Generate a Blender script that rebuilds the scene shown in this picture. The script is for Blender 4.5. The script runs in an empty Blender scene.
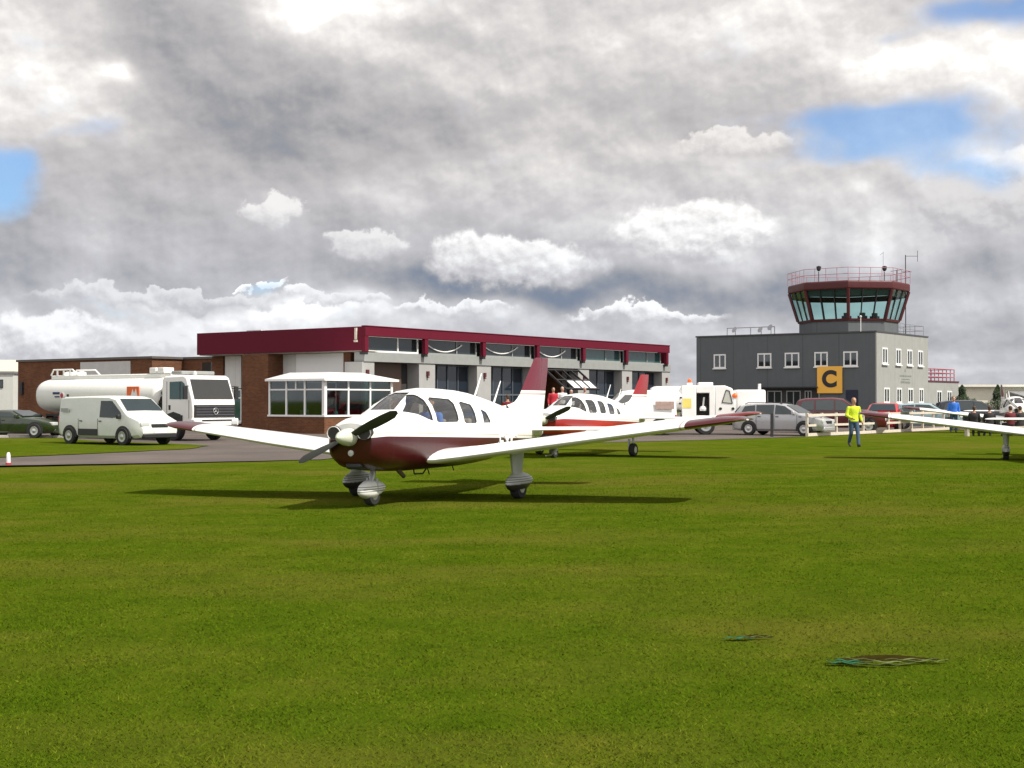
import bpy, bmesh, math, random
import numpy as np
from mathutils import Vector, Matrix

random.seed(7)
R = math.radians
SC = bpy.context.scene
COL = SC.collection

# ------------------------------------------------------------------ camera
cam = bpy.data.cameras.new('camera')
cam.sensor_width = 36.0
cam.lens = 36.0 * 1365.0 / 1024.0
cam.clip_start = 0.1
cam.clip_end = 6000
camo = bpy.data.objects.new('camera', cam)
COL.objects.link(camo)
camo.location = (0, 0, 1.608)
camo.rotation_euler = (R(90.69), 0, 0)
SC.camera = camo

# ------------------------------------------------------------------ exposure
SC.view_settings.view_transform = 'Standard'
SC.view_settings.look = 'None'
SC.view_settings.gamma = 1
SC.view_settings.use_curve_mapping = False
SC.view_settings.exposure = 0.53

# ------------------------------------------------------------------ sun
SUN_AZ, SUN_EL = -30.0, 51.0          # degrees: azimuth from +X towards +Y
sun = bpy.data.lights.new('sun', 'SUN')
sun.energy = 3.8
sun.angle = R(0.55)
sun.color = (1.0, 0.955, 0.87)
suno = bpy.data.objects.new('sun', sun)
COL.objects.link(suno)
sd = Vector((math.cos(R(SUN_EL)) * math.cos(R(SUN_AZ)), math.cos(R(SUN_EL)) * math.sin(R(SUN_AZ)), math.sin(R(SUN_EL))))
suno.rotation_euler = sd.to_track_quat('Z', 'Y').to_euler()
suno.location = sd * 60

# ------------------------------------------------------------------ world: sky with broken cloud
world = bpy.data.worlds.new('World')
SC.world = world
world.use_nodes = True
WT = world.node_tree
WT.nodes.clear()


class NT:
    """tiny expression helper over a node tree"""
    def __init__(s, t): s.t = t
    def n(s, kind, **kw):
        nd = s.t.nodes.new(kind)
        for k, v in kw.items(): setattr(nd, k, v)
        return nd
    def put(s, sock, v):
        if isinstance(v, bpy.types.NodeSocket): s.t.links.new(v, sock)
        else: sock.default_value = v
    def m(s, op, a, b=None, c=None, clamp=False):
        nd = s.n('ShaderNodeMath', operation=op, use_clamp=clamp)
        s.put(nd.inputs[0], a)
        if b is not None: s.put(nd.inputs[1], b)
        if c is not None: s.put(nd.inputs[2], c)
        return nd.outputs[0]
    def add(s, a, b): return s.m('ADD', a, b)
    def sub(s, a, b): return s.m('SUBTRACT', a, b)
    def mul(s, a, b): return s.m('MULTIPLY', a, b)
    def mad(s, a, b, c): return s.m('MULTIPLY_ADD', a, b, c)
    def smooth(s, v, a, b, lo=0.0, hi=1.0):
        nd = s.n('ShaderNodeMapRange', interpolation_type='SMOOTHSTEP')
        s.put(nd.inputs[0], v)
        s.put(nd.inputs[1], a); s.put(nd.inputs[2], b)
        s.put(nd.inputs[3], lo); s.put(nd.inputs[4], hi)
        return nd.outputs[0]
    def mix(s, f, a, b):
        nd = s.n('ShaderNodeMix', data_type='FLOAT')
        s.put(nd.inputs[0], f); s.put(nd.inputs[2], a); s.put(nd.inputs[3], b)
        return nd.outputs[0]
    def mixc(s, f, a, b, mode='MIX'):
        nd = s.n('ShaderNodeMix', data_type='RGBA', blend_type=mode)
        s.put(nd.inputs[0], f); s.put(nd.inputs[6], a); s.put(nd.inputs[7], b)
        return nd.outputs[2]
    def vec(s, x, y, z=0.0):
        nd = s.n('ShaderNodeCombineXYZ')
        s.put(nd.inputs[0], x); s.put(nd.inputs[1], y); s.put(nd.inputs[2], z)
        return nd.outputs[0]
    def noise(s, v, scale, detail=4, rough=0.55, dist=0.0):
        nd = s.n('ShaderNodeTexNoise')
        s.put(nd.inputs['Vector'], v)
        nd.inputs['Scale'].default_value = scale
        nd.inputs['Detail'].default_value = detail
        nd.inputs['Roughness'].default_value = rough
        nd.inputs['Distortion'].default_value = dist
        return nd.outputs[0]
    def ramp(s, f, stops):
        nd = s.n('ShaderNodeValToRGB')
        cr = nd.color_ramp
        while len(cr.elements) > 1: cr.elements.remove(cr.elements[-1])
        cr.elements[0].position = stops[0][0]; cr.elements[0].color = (*stops[0][1], 1)
        for p, c in stops[1:]:
            e = cr.elements.new(p); e.color = (*c, 1)
        s.put(nd.inputs[0], f)
        return nd.outputs[0]


def build_sky():
    w = NT(WT)
    out = w.n('ShaderNodeOutputWorld')
    bg = w.n('ShaderNodeBackground')
    bg.inputs[1].default_value = 0.1
    WT.links.new(bg.outputs[0], out.inputs[0])
    tc = w.n('ShaderNodeTexCoord')
    sep = w.n('ShaderNodeSeparateXYZ')
    WT.links.new(tc.outputs['Generated'], sep.inputs[0])
    dx, dy, dz = sep.outputs
    sky = w.n('ShaderNodeTexSky', sky_type='NISHITA')
    sky.sun_disc = False
    sky.sun_elevation = R(SUN_EL)
    sky.sun_rotation = R(90 - SUN_AZ)
    sky.air_density = 1.0; sky.dust_density = 0.6; sky.ozone_density = 1.5
    # azimuth and elevation in units of 1/23.8 degree (a handy angular unit)
    X = w.mul(w.m('ARCTAN2', dx, dy), 57.2958 * 23.8)
    Y = w.mul(w.m('ARCSINE', dz), 57.2958 * 23.8)
    V = w.vec(w.mul(X, 0.01), w.mul(Y, 0.01))
    # soft warp for the broad masses, finer cauliflower warp for the heap clouds
    wa = w.noise(V, 0.8, 2, 0.45)
    wb = w.noise(w.vec(w.mad(X, 0.01, 17.3), w.mad(Y, 0.01, 4.1)), 0.8, 2, 0.45)
    fx = w.noise(w.vec(w.mad(X, 0.01, 7.1), w.mad(Y, 0.01, 9.0)), 3.4, 5, 0.55)
    fy = w.noise(w.vec(w.mad(X, 0.01, 31.1), w.mad(Y, 0.01, 2.0)), 3.4, 5, 0.55)
    Xs = w.add(X, w.mul(w.sub(wa, 0.5), 150.0)); Ys = w.add(Y, w.mul(w.sub(wb, 0.5), 80.0))
    Xw = w.add(X, w.add(w.mul(w.sub(wa, 0.5), 60.0), w.mul(w.sub(fx, 0.5), 70.0)))
    Yw = w.add(Y, w.add(w.mul(w.sub(wb, 0.5), 30.0), w.mul(w.sub(fy, 0.5), 50.0)))

    def gauss(cx, cy, rx, ry, xs=Xs, ys=Ys):
        a = w.mul(w.sub(xs, cx), 1.0 / rx)
        b = w.mul(w.sub(ys, cy), 1.0 / ry)
        q = w.add(w.mul(a, a), w.mul(b, b))
        return w.m('POWER', 2.71828, w.mul(q, -1.0))

    def P(px, py): return px - 512.0, 400.5 - py
    # large scale billows, squashed towards the horizon
    sq = w.m('ADD', 0.75, w.mul(w.m('MAXIMUM', w.sub(170.0, Y), 0.0), 0.006))
    Yq = w.mul(Y, sq)
    n1 = w.noise(w.vec(w.mul(X, 0.0050), w.mul(Yq, 0.0085)), 1.0, 5, 0.5)
    n1u = w.noise(w.vec(w.mul(w.add(X, 8.0), 0.0050), w.mul(w.add(Yq, 12.0), 0.0085)), 1.0, 5, 0.5)
    n2 = w.noise(w.vec(w.mul(X, 0.016), w.mul(Y, 0.019), 3.0), 1.0, 6, 0.55)
    n2u = w.noise(w.vec(w.mul(w.add(X, 3.0), 0.016), w.mul(w.add(Y, 5.0), 0.019), 3.0), 1.0, 6, 0.55)
    b = w.mad(w.sub(n1, 0.5), 0.52, 0.665)
    b = w.add(b, w.mul(w.sub(n1, n1u), 1.25))
    b = w.add(b, w.mul(w.sub(n2, n2u), 0.50))
    b = w.add(b, w.mul(w.sub(n2, 0.5), 0.26))
    # light and dark masses of the cloud deck (azimuth, elevation, size, gain)
    for (px, py, rx, ry, g) in [
        (215, 110, 110, 75, -0.19), (340, 125, 140, 55, -0.14), (170, 30, 60, 50, -0.12), (470, 110, 120, 40, -0.10),
        (330, 18, 80, 46, 0.34), (400, 60, 70, 40, 0.12), (560, 60, 90, 40, 0.06),
        (740, 40, 260, 80, 0.14), (930, 85, 120, 32, 0.22), (640, 100, 120, 40, -0.06), (50, 70, 90, 90, 0.14),
        (100, 190, 110, 24, -0.08), (300, 225, 120, 26, -0.10), (500, 195, 200, 26, 0.08), (130, 232, 130, 22, -0.10),
        (600, 285, 150, 24, -0.48), (440, 285, 90, 20, -0.34), (250, 262, 120, 20, -0.14), (110, 285, 140, 20, -0.16), (755, 296, 70, 26, -0.26),
        (590, 235, 60, 16, -0.22), (860, 215, 180, 36, 0.16), (780, 170, 130, 22, 0.10), (680, 190, 120, 22, -0.05),
        (950, 275, 110, 24, -0.16), (960, 345, 120, 20, -0.06), (880, 250, 80, 16, 0.08),
        (128, 96, 22, 14, 0.30), (980, 175, 70, 22, 0.14), (150, 345, 160, 26, 0.16), (330, 312, 220, 14, 0.22), (640, 332, 120, 12, 0.02),
    ]:
        if g:
            cx, cy = P(px, py)
            b = w.mad(gauss(cx, cy, rx, ry), g, b)
    # heap clouds standing in front of the deck: crisp lit heads, soft shaded bases
    for (px, py, rx, ry, lo, hi) in [
        (515, 266, 105, 38, 0.54, 0.97), (690, 238, 105, 44, 0.56, 0.98), (278, 221, 36, 23, 0.62, 0.90), (362, 250, 46, 20, 0.60, 0.88),
        (65, 350, 90, 34, 0.55, 0.95), (160, 348, 60, 18, 0.6, 0.88), (460, 309, 60, 9, 0.7, 0.94), (965, 222, 70, 34, 0.52, 0.80), (735, 155, 70, 18, 0.62, 0.88),
        (1010, 185, 60, 24, 0.6, 0.95), (245, 290, 11, 6, 0.85, 1.0), (277, 288, 17, 7, 0.85, 1.0), (305, 299, 24, 7, 0.75, 0.95),
        (650, 316, 90, 11, 0.66, 0.97), (170, 303, 130, 12, 0.6, 0.85), (350, 304, 60, 9, 0.65, 0.9),
        (1500, 250, 150, 60, 0.5, 0.95), (-500, 230, 160, 60, 0.5, 0.95), (-1400, 260, 200, 70, 0.5, 0.9), (2500, 240, 260, 80, 0.5, 0.9),
    ]:
        cx, cy = P(px, py)
        a = w.mul(w.sub(Xw, cx), 1.0 / rx)
        c = w.mul(w.sub(Yw, cy), 1.0 / ry)
        c2 = w.m('MAXIMUM', w.mul(c, 1.0), w.mul(c, -1.25))
        d = w.m('SQRT', w.add(w.mul(a, a), w.mul(c2, c2)))
        edge = w.smooth(c, -1.0, 0.35, 1.0, 0.22)
        mk = w.smooth(w.sub(1.0, d), 0.0, edge)
        br = w.smooth(w.add(c, w.add(w.mul(w.sub(n2, n2u), 5.0), w.mul(w.sub(fy, 0.5), -1.2))), -1.0, 0.75, lo, hi)
        b = w.mix(w.mul(mk, 0.95), b, br)
    cloud = w.ramp(b, [(0.0, (0.125, 0.160, 0.215)), (0.18, (0.165, 0.190, 0.235)), (0.34, (0.245, 0.250, 0.268)), (0.5, (0.340, 0.334, 0.342)),
                       (0.65, (0.415, 0.405, 0.412)), (0.8, (0.53, 0.52, 0.515)), (0.92, (0.67, 0.66, 0.645)), (1.0, (0.80, 0.79, 0.77))])
    warm = w.smooth(Y, 90.0, 260.0)
    cloud = w.mixc(1.0, cloud, w.mixc(warm, (0.97, 1.0, 1.05, 1), (1.015, 1.0, 0.99, 1)), 'MULTIPLY')
    # gaps of blue
    gap = None
    for (px, py, rx, ry, g) in [(900, 148, 105, 23, 1.05), (985, 34, 80, 22, 1.15), (8, 208, 34, 40, 1.05), (15, 175, 30, 20, 0.5),
                                (225, 215, 30, 9, 0.3), (90, 150, 60, 9, 0.3), (75, 63, 60, 8, 0.26), (262, 284, 40, 10, 0.6), (230, 140, 40, 9, .25), (80, 320, 60, 6, .3),
                                (960, 180, 50, 12, 0.6), (810, 140, 60, 18, 0.45), (820, 170, 60, 10, 0.4), (880, 55, 30, 10, 0.35),
                                (1400, 80, 200, 60, 0.8), (-600, 100, 220, 60, 0.8), (600, -900, 500, 300, 0.6), (-1500, 0, 400, 160, 0.6), (2600, 40, 300, 120, 0.6)]:
        cx, cy = P(px, py)
        q = w.mul(gauss(cx, cy, rx, ry), g)
        gap = q if gap is None else w.add(gap, q)
    gm = w.smooth(w.add(gap, w.add(w.mul(w.sub(n2, 0.5), 1.3), w.mul(w.sub(n1, 0.5), 0.8))), 0.15, 0.95)
    skyb = w.mixc(1.0, sky.outputs[0], (0.62, 0.86, 1.12, 1.0), 'MULTIPLY')
    # the sunlit cloud behind the viewer is brighter than the deck ahead
    back = w.smooth(dy, 0.15, -0.6, 10.0, 18.0)
    cl10 = w.mixc(1.0, cloud, w.vec(back, back, back), 'MULTIPLY')
    colr = w.mixc(w.mul(gm, 0.78), cl10, skyb)
    # below the horizon: dull ground tone
    below = w.smooth(dz, -0.02, 0.0)
    colr = w.mixc(below, (0.9, 1.1, 0.7, 1), colr)
    WT.links.new(colr, bg.inputs[0])


build_sky()

# ------------------------------------------------------------------ materials
MATS = {}


def mat(name, col, rough=0.6, metal=0.0, var=0.08, vscale=3.0, bump=0.0, bscale=40.0, spec=0.5, coat=0.0, dirt=0.0):
    if name in MATS: return MATS[name]
    m = bpy.data.materials.new(name); m.use_nodes = True
    t = NT(m.node_tree)
    p = m.node_tree.nodes['Principled BSDF']
    tc = t.n('ShaderNodeTexCoord')
    n = t.noise(tc.outputs['Object'], vscale, 5, 0.6)
    f = t.mad(t.sub(n, 0.5), 2 * var * 2, 1.0)
    c = t.mixc(1.0, (*col, 1), t.vec(f, f, f), 'MULTIPLY')
    if dirt:
        g = t.noise(tc.outputs['Object'], vscale * 2.7, 6, 0.7)
        c = t.mixc(t.smooth(g, 0.5, 0.75, 0.0, dirt), c, (0.10, 0.085, 0.06, 1))
    t.put(p.inputs['Base Color'], c)
    t.put(p.inputs['Roughness'], t.mad(t.sub(n, 0.5), 0.04 if coat else 0.22, rough))
    p.inputs['Metallic'].default_value = metal
    p.inputs['Specular IOR Level'].default_value = spec
    p.inputs['Coat Weight'].default_value = coat
    if bump:
        bn = t.n('ShaderNodeBump'); bn.inputs['Strength'].default_value = bump; bn.inputs['Distance'].default_value = 0.01
        t.put(bn.inputs['Height'], t.noise(tc.outputs['Object'], bscale, 4))
        t.put(p.inputs['Normal'], bn.outputs[0])
    MATS[name] = m
    return m


def glass_mat(name, tint=(0.55, 0.6, 0.58), gloss=0.12, rough=0.03):
    """see-through pane: tinted transparency under a fresnel reflection"""
    if name in MATS: return MATS[name]
    m = bpy.data.materials.new(name); m.use_nodes = True
    nt = m.node_tree; nt.nodes.clear(); t = NT(nt)
    out = t.n('ShaderNodeOutputMaterial')
    tr = t.n('ShaderNodeBsdfTransparent'); tr.inputs[0].default_value = (*tint, 1)
    gl = t.n('ShaderNodeBsdfGlossy'); gl.inputs['Roughness'].default_value = rough
    lw = t.n('ShaderNodeLayerWeight'); lw.inputs[0].default_value = 0.5
    fr = t.mul(t.m('POWER', lw.outputs['Facing'], 3.5), 0.7)
    mx = t.n('ShaderNodeMixShader')
    t.put(mx.inputs[0], t.m('ADD', fr, gloss, clamp=True))
    nt.links.new(tr.outputs[0], mx.inputs[1]); nt.links.new(gl.outputs[0], mx.inputs[2])
    nt.links.new(mx.outputs[0], out.inputs[0])
    MATS[name] = m
    return m


def brick_mat(name, c1, c2, mortar, scale=1.0):
    if name in MATS: return MATS[name]
    m = bpy.data.materials.new(name); m.use_nodes = True
    t = NT(m.node_tree)
    p = m.node_tree.nodes['Principled BSDF']
    tc = t.n('ShaderNodeTexCoord'); s = t.n('ShaderNodeSeparateXYZ')
    t.put(s.inputs[0], tc.outputs['Object'])
    v = t.vec(t.add(s.outputs[0], s.outputs[1]), s.outputs[2])
    b = t.n('ShaderNodeTexBrick')
    t.put(b.inputs['Vector'], v)
    b.inputs['Scale'].default_value = scale
    b.inputs['Brick Width'].default_value = 0.225; b.inputs['Row Height'].default_value = 0.075
    b.inputs['Mortar Size'].default_value = 0.006; b.inputs['Bias'].default_value = -0.1
    b.inputs['Color1'].default_value = (*c1, 1); b.inputs['Color2'].default_value = (*c2, 1); b.inputs['Mortar'].default_value = (*mortar, 1)
    n = t.noise(tc.outputs['Object'], 0.9, 5)
    f = t.mad(t.sub(n, 0.5), 0.7, 1.0)
    t.put(p.inputs['Base Color'], t.mixc(1.0, b.outputs[0], t.vec(f, f, f), 'MULTIPLY'))
    p.inputs['Roughness'].default_value = 0.9; p.inputs['Specular IOR Level'].default_value = 0.1
    bn = t.n('ShaderNodeBump'); bn.inputs['Strength'].default_value = 0.4; bn.inputs['Distance'].default_value = 0.01
    t.put(bn.inputs['Height'], b.outputs[1]); bn.invert = True
    t.put(p.inputs['Normal'], bn.outputs[0])
    MATS[name] = m
    return m


def panel_mat(name, col, period=1.0, axis='xy', depth=0.35, rough=0.6, var=0.06):
    """cladding with regular upright joints"""
    if name in MATS: return MATS[name]
    m = bpy.data.materials.new(name); m.use_nodes = True
    t = NT(m.node_tree)
    p = m.node_tree.nodes['Principled BSDF']
    tc = t.n('ShaderNodeTexCoord'); s = t.n('ShaderNodeSeparateXYZ')
    t.put(s.inputs[0], tc.outputs['Object'])
    u = t.add(s.outputs[0], s.outputs[1]) if axis == 'xy' else s.outputs[2]
    q = t.m('FRACT', t.mul(u, 1.0 / period))
    joint = t.smooth(t.m('ABSOLUTE', t.sub(q, 0.5)), 0.47, 0.495)
    n = t.noise(tc.outputs['Object'], 1.2, 6, 0.65)
    strk = t.noise(t.vec(t.mul(s.outputs[0], 3.0), t.mul(s.outputs[1], 3.0), t.mul(s.outputs[2], 0.35)), 1.5, 5)
    f = t.add(t.mad(t.sub(n, 0.5), var * 4, 1.0), t.mul(t.sub(strk, 0.5), var * 4))
    c = t.mixc(1.0, (*col, 1), t.vec(f, f, f), 'MULTIPLY')
    c = t.mixc(t.mul(joint, depth), c, (0.02, 0.02, 0.02, 1))
    t.put(p.inputs['Base Color'], c)
    p.inputs['Roughness'].default_value = rough
    p.inputs['Specular IOR Level'].default_value = 0.15
    MATS[name] = m
    return m


M_white = mat('white_paint', (0.84, 0.83, 0.81), 0.32, var=0.03, coat=0.3)
M_whitewall = panel_mat('white_cladding', (0.66, 0.66, 0.63), 1.2, depth=0.15)
M_frame = mat('white_upvc', (0.80, 0.80, 0.78), 0.4, var=0.03)
M_maroonB = panel_mat('maroon_fascia', (0.115, 0.008, 0.022), 2.6, depth=0.10, rough=0.6, var=0.03)
M_fasciadark = mat('maroon_soffit_steel', (0.10, 0.02, 0.03), 0.6)
M_grey = mat('grey_render', (0.34, 0.34, 0.33), 0.85, var=0.08, vscale=1.4, bump=0.3, dirt=0.12)
M_greyB = mat('grey_steel_beam', (0.27, 0.28, 0.27), 0.6, var=0.08)
M_brick = brick_mat('brown_brick', (0.175, 0.070, 0.032), (0.115, 0.046, 0.024), (0.15, 0.12, 0.09))
M_slate = panel_mat('dark_grey_cladding', (0.118, 0.130, 0.136), 3.1, depth=0.22, rough=0.7, var=0.05)
M_cream = panel_mat('cream_render', (0.31, 0.315, 0.295), 4.0, depth=0.08, rough=0.85, var=0.07)
M_dark = mat('dark_trim', (0.02, 0.02, 0.022), 0.5, var=0.1)
M_black = mat('black_rubber', (0.018, 0.018, 0.018), 0.8, var=0.1, bump=0.2)
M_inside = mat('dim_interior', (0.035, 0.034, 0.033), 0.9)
M_winglass = mat('dark_window_glass', (0.016, 0.028, 0.030), 0.04, var=0.1, spec=0.9)
M_tealglass = mat('teal_window_glass', (0.03, 0.085, 0.085), 0.04, var=0.2, spec=0.8)
M_brown = mat('brown_door', (0.10, 0.065, 0.05), 0.6, var=0.1)
M_timber = mat('pale_painted_timber', (0.62, 0.55, 0.46), 0.75, var=0.15, vscale=8, dirt=0.2)
M_steel = mat('galvanised_steel', (0.42, 0.43, 0.44), 0.4, metal=0.7)
M_redsteel = mat('red_oxide_steel', (0.085, 0.013, 0.016), 0.55, var=0.1)
M_pinkrail = mat('faded_red_rail', (0.40, 0.17, 0.20), 0.6, var=0.15)
M_alu = mat('bare_aluminium', (0.55, 0.55, 0.54), 0.3, metal=0.9)
M_yel = mat('yellow_sign_face', (0.92, 0.50, 0.07), 0.5, var=0.04)
M_kerb = mat('concrete_kerb', (0.42, 0.40, 0.35), 0.9, var=0.15, dirt=0.3)
M_orange = mat('orange_plastic', (0.8, 0.14, 0.02), 0.4)
M_red = mat('red_paint', (0.42, 0.015, 0.02), 0.35, coat=0.3)
M_green = mat('dark_green_car_paint', (0.022, 0.035, 0.012), 0.16, var=0.05, coat=0.6, spec=0.6)
M_silver = mat('silver_car_paint', (0.46, 0.46, 0.47), 0.28, metal=0.35, var=0.03, coat=0.5)
M_maroonc = mat('maroon_car_paint', (0.09, 0.012, 0.016), 0.22, var=0.05, coat=0.5)
M_redc = mat('red_car_paint', (0.45, 0.012, 0.02), 0.25, coat=0.5)
M_bluec = mat('pale_blue_car_paint', (0.30, 0.42, 0.44), 0.25, coat=0.5)
M_blackc = mat('black_car_paint', (0.012, 0.015, 0.02), 0.18, coat=0.5)
M_vanwhite = mat('van_white', (0.66, 0.68, 0.64), 0.3, var=0.04, coat=0.3, dirt=0.08)
M_tankwhite = mat('tank_white', (0.78, 0.78, 0.74), 0.35, var=0.04, coat=0.2, dirt=0.06)
M_grille = mat('black_grille', (0.022, 0.022, 0.024), 0.45)
M_lamp = mat('headlamp_glass', (0.55, 0.56, 0.55), 0.08, spec=0.9)
M_skin = mat('skin', (0.48, 0.26, 0.18), 0.55, var=0.05)
M_hair = mat('brown_hair', (0.06, 0.035, 0.02), 0.7)
M_greyhair = mat('grey_hair', (0.35, 0.33, 0.3), 0.7)


def cloth(name, c): return mat(name, c, 0.85, var=0.15, vscale=9, bump=0.4, bscale=30)


M_hivis = cloth('hi_vis_yellow', (0.60, 0.74, 0.03))
M_jeans = cloth('blue_denim', (0.045, 0.085, 0.14))
M_blue = cloth('blue_cloth', (0.03, 0.16, 0.62))
M_redcl = cloth('red_cloth', (0.45, 0.02, 0.035))
M_whitecl = cloth('white_cloth', (0.7, 0.7, 0.7))
M_darkcl = cloth('dark_cloth', (0.022, 0.02, 0.022))
M_marcl = cloth('maroon_cloth', (0.12, 0.012, 0.02))
M_shoe = mat('shoe_leather', (0.02, 0.018, 0.016), 0.6)


# ------------------------------------------------------------------ mesh helpers
class MB:
    def __init__(s): s.v = []; s.f = []; s.mi = []
    def face(s, pts, mi=0):
        b = len(s.v); s.v += [tuple(p) for p in pts]; s.f.append(tuple(range(b, b + len(pts)))); s.mi.append(mi)
    def box(s, a, b, mi=0, M=None):
        x0, y0, z0 = a; x1, y1, z1 = b
        p = [(x0, y0, z0), (x1, y0, z0), (x1, y1, z0), (x0, y1, z0), (x0, y0, z1), (x1, y0, z1), (x1, y1, z1), (x0, y1, z1)]
        if M: p = [tuple(M @ Vector(q)) for q in p]
        k = len(s.v); s.v += p
        for f in ((0, 3, 2, 1), (4, 5, 6, 7), (0, 1, 5, 4), (1, 2, 6, 5), (2, 3, 7, 6), (3, 0, 4, 7)):
            s.f.append(tuple(k + i for i in f)); s.mi.append(mi)
        return s
    def tube(s, p0, p1, r0, r1=None, n=10, mi=0, cap=True):
        r1 = r0 if r1 is None else r1
        p0 = Vector(p0); p1 = Vector(p1); d = (p1 - p0).normalized()
        u = d.orthogonal().normalized(); w = d.cross(u)
        k = len(s.v)
        for p, r in ((p0, r0), (p1, r1)):
            for i in range(n):
                a = 2 * math.pi * i / n
                s.v.append(tuple(p + (u * math.cos(a) + w * math.sin(a)) * r))
        for i in range(n):
            j = (i + 1) % n
            s.f.append((k + i, k + j, k + n + j, k + n + i)); s.mi.append(mi)
        if cap:
            s.f.append(tuple(k + i for i in reversed(range(n)))); s.f.append(tuple(k + n + i for i in range(n))); s.mi += [mi, mi]
        return s
    def path(s, pts, r, n=8, mi=0):
        for a, b in zip(pts[:-1], pts[1:]): s.tube(a, b, r, r, n, mi)
        return s
    def lathe(s, prof, o=(0, 0, 0), ax=(1, 0, 0), n=24, mi=0):
        """prof: list of (t along axis, radius)"""
        d = Vector(ax).normalized(); u = d.orthogonal().normalized(); w = d.cross(u); o = Vector(o)
        rings = [[tuple(o + d * t + (u * math.cos(2 * math.pi * i / n) + w * math.sin(2 * math.pi * i / n)) * r) for i in range(n)] for t, r in prof]
        return s.loft(rings, mi=mi)
    def loft(s, rings, closed=True, caps=True, mi=0):
        k = len(s.v); n = len(rings[0])
        for r in rings: s.v += [tuple(p) for p in r]
        m = n if closed else n - 1
        for a in range(len(rings) - 1):
            for i in range(m):
                j = (i + 1) % n
                s.f.append((k + a * n + i, k + a * n + j, k + (a + 1) * n + j, k + (a + 1) * n + i)); s.mi.append(mi)
        if caps and closed:
            s.f.append(tuple(k + i for i in reversed(range(n))))
            s.f.append(tuple(k + (len(rings) - 1) * n + i for i in range(n))); s.mi += [mi, mi]
        return s
    def prism(s, poly, fn0, fn1, mi=0):
        """poly list of 2D; fn maps 2D to 3D for both ends"""
        return s.loft([[fn0(p) for p in poly], [fn1(p) for p in poly]], mi=mi)
    def build(s, name, mats, parent=None, smooth=False, bevel=0.0, seg=2, angle=35):
        me = bpy.data.meshes.new(name)
        me.from_pydata(s.v, [], s.f)
        if not isinstance(mats, (list, tuple)): mats = [mats]
        for m in mats: me.materials.append(m)
        me.polygons.foreach_set('material_index', s.mi)
        bm = bmesh.new(); bm.from_mesh(me)
        bmesh.ops.remove_doubles(bm, verts=bm.verts, dist=1e-5)
        bmesh.ops.recalc_face_normals(bm, faces=bm.faces)
        bm.to_mesh(me); bm.free()
        o = bpy.data.objects.new(name, me); COL.objects.link(o)
        if parent: o.parent = parent
        if bevel:
            md = o.modifiers.new('bevel', 'BEVEL'); md.width = bevel; md.segments = seg; md.limit_method = 'ANGLE'; md.angle_limit = R(30)
        if smooth or bevel:
            me.polygons.foreach_set('use_smooth', [True] * len(me.polygons))
            me.set_sharp_from_angle(angle=R(angle))
        return o


def thing(name, label, cat, loc=(0, 0, 0), rz=0.0, group=None, rx=0.0, ry=0.0):
    o = bpy.data.objects.new(name, None); COL.objects.link(o)
    o.empty_display_size = 0.3
    o.location = loc; o.rotation_euler = (rx, ry, rz)
    o['label'] = label; o['category'] = cat
    if group: o['group'] = group
    return o


def tag(o, label, cat, group=None, kind=None):
    o['label'] = label; o['category'] = cat
    if group: o['group'] = group
    if kind: o['kind'] = kind
    return o


def apply_mods(o):
    dg = bpy.context.evaluated_depsgraph_get()
    dg.update()
    me = bpy.data.meshes.new_from_object(o.evaluated_get(dg))
    o.modifiers.clear(); old = o.data; o.data = me
    return o


def boolean(o, cutter, op='DIFFERENCE'):
    """exact boolean; a coincident edge can make it fail, so check the extent and retry a hair off"""
    keep = o.data.copy()
    def ext(me):
        co = np.array([v.co[:] for v in me.vertices]) if len(me.vertices) else np.zeros((1, 3))
        return np.ptp(co, axis=0)
    e0 = ext(keep)
    for k in range(6):
        cutter.location = (0.0011 * k, 0.0007 * k, 0.0009 * k)
        md = o.modifiers.new('b', 'BOOLEAN'); md.operation = op; md.object = cutter; md.solver = 'EXACT'
        bpy.context.view_layer.update()
        apply_mods(o)
        e1 = ext(o.data)
        good = len(o.data.polygons) > 8 and (op == 'INTERSECT' or abs(e1[0] - e0[0]) < .01)
        if good: break
        o.data = keep.copy()
    cutter.location = (0, 0, 0)


def split_islands(o, name, parent):
    """every loose piece of a mesh becomes an object of its own"""
    bm = bmesh.new(); bm.from_mesh(o.data); bm.verts.ensure_lookup_table(); seen = set(); out = []
    for v0 in bm.verts:
        if v0.index in seen: continue
        st = [v0]; comp = []; seen.add(v0.index)
        while st:
            v = st.pop(); comp.append(v)
            for e in v.link_edges:
                w_ = e.other_vert(v)
                if w_.index not in seen: seen.add(w_.index); st.append(w_)
        if len(comp) < 6: continue
        ix = {v.index: i for i, v in enumerate(comp)}
        fs = {f for v in comp for f in v.link_faces}
        me = bpy.data.meshes.new(name); me.from_pydata([v.co[:] for v in comp], [], [[ix[v.index] for v in f.verts] for f in fs])
        for m_ in o.data.materials: me.materials.append(m_)
        ob = bpy.data.objects.new(name, me); COL.objects.link(ob); ob.parent = parent; out.append(ob)
    bm.free(); bpy.data.objects.remove(o, do_unlink=True)
    return out


def kill(o):
    bpy.data.objects.remove(o, do_unlink=True)


def gz(x, y):
    """gentle roll of the airfield under the nearest aircraft"""
    return 0.019 * 9 * math.tanh((x + 1.27) / 9) * math.exp(-((y - 23) / 9.0) ** 2)


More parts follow.
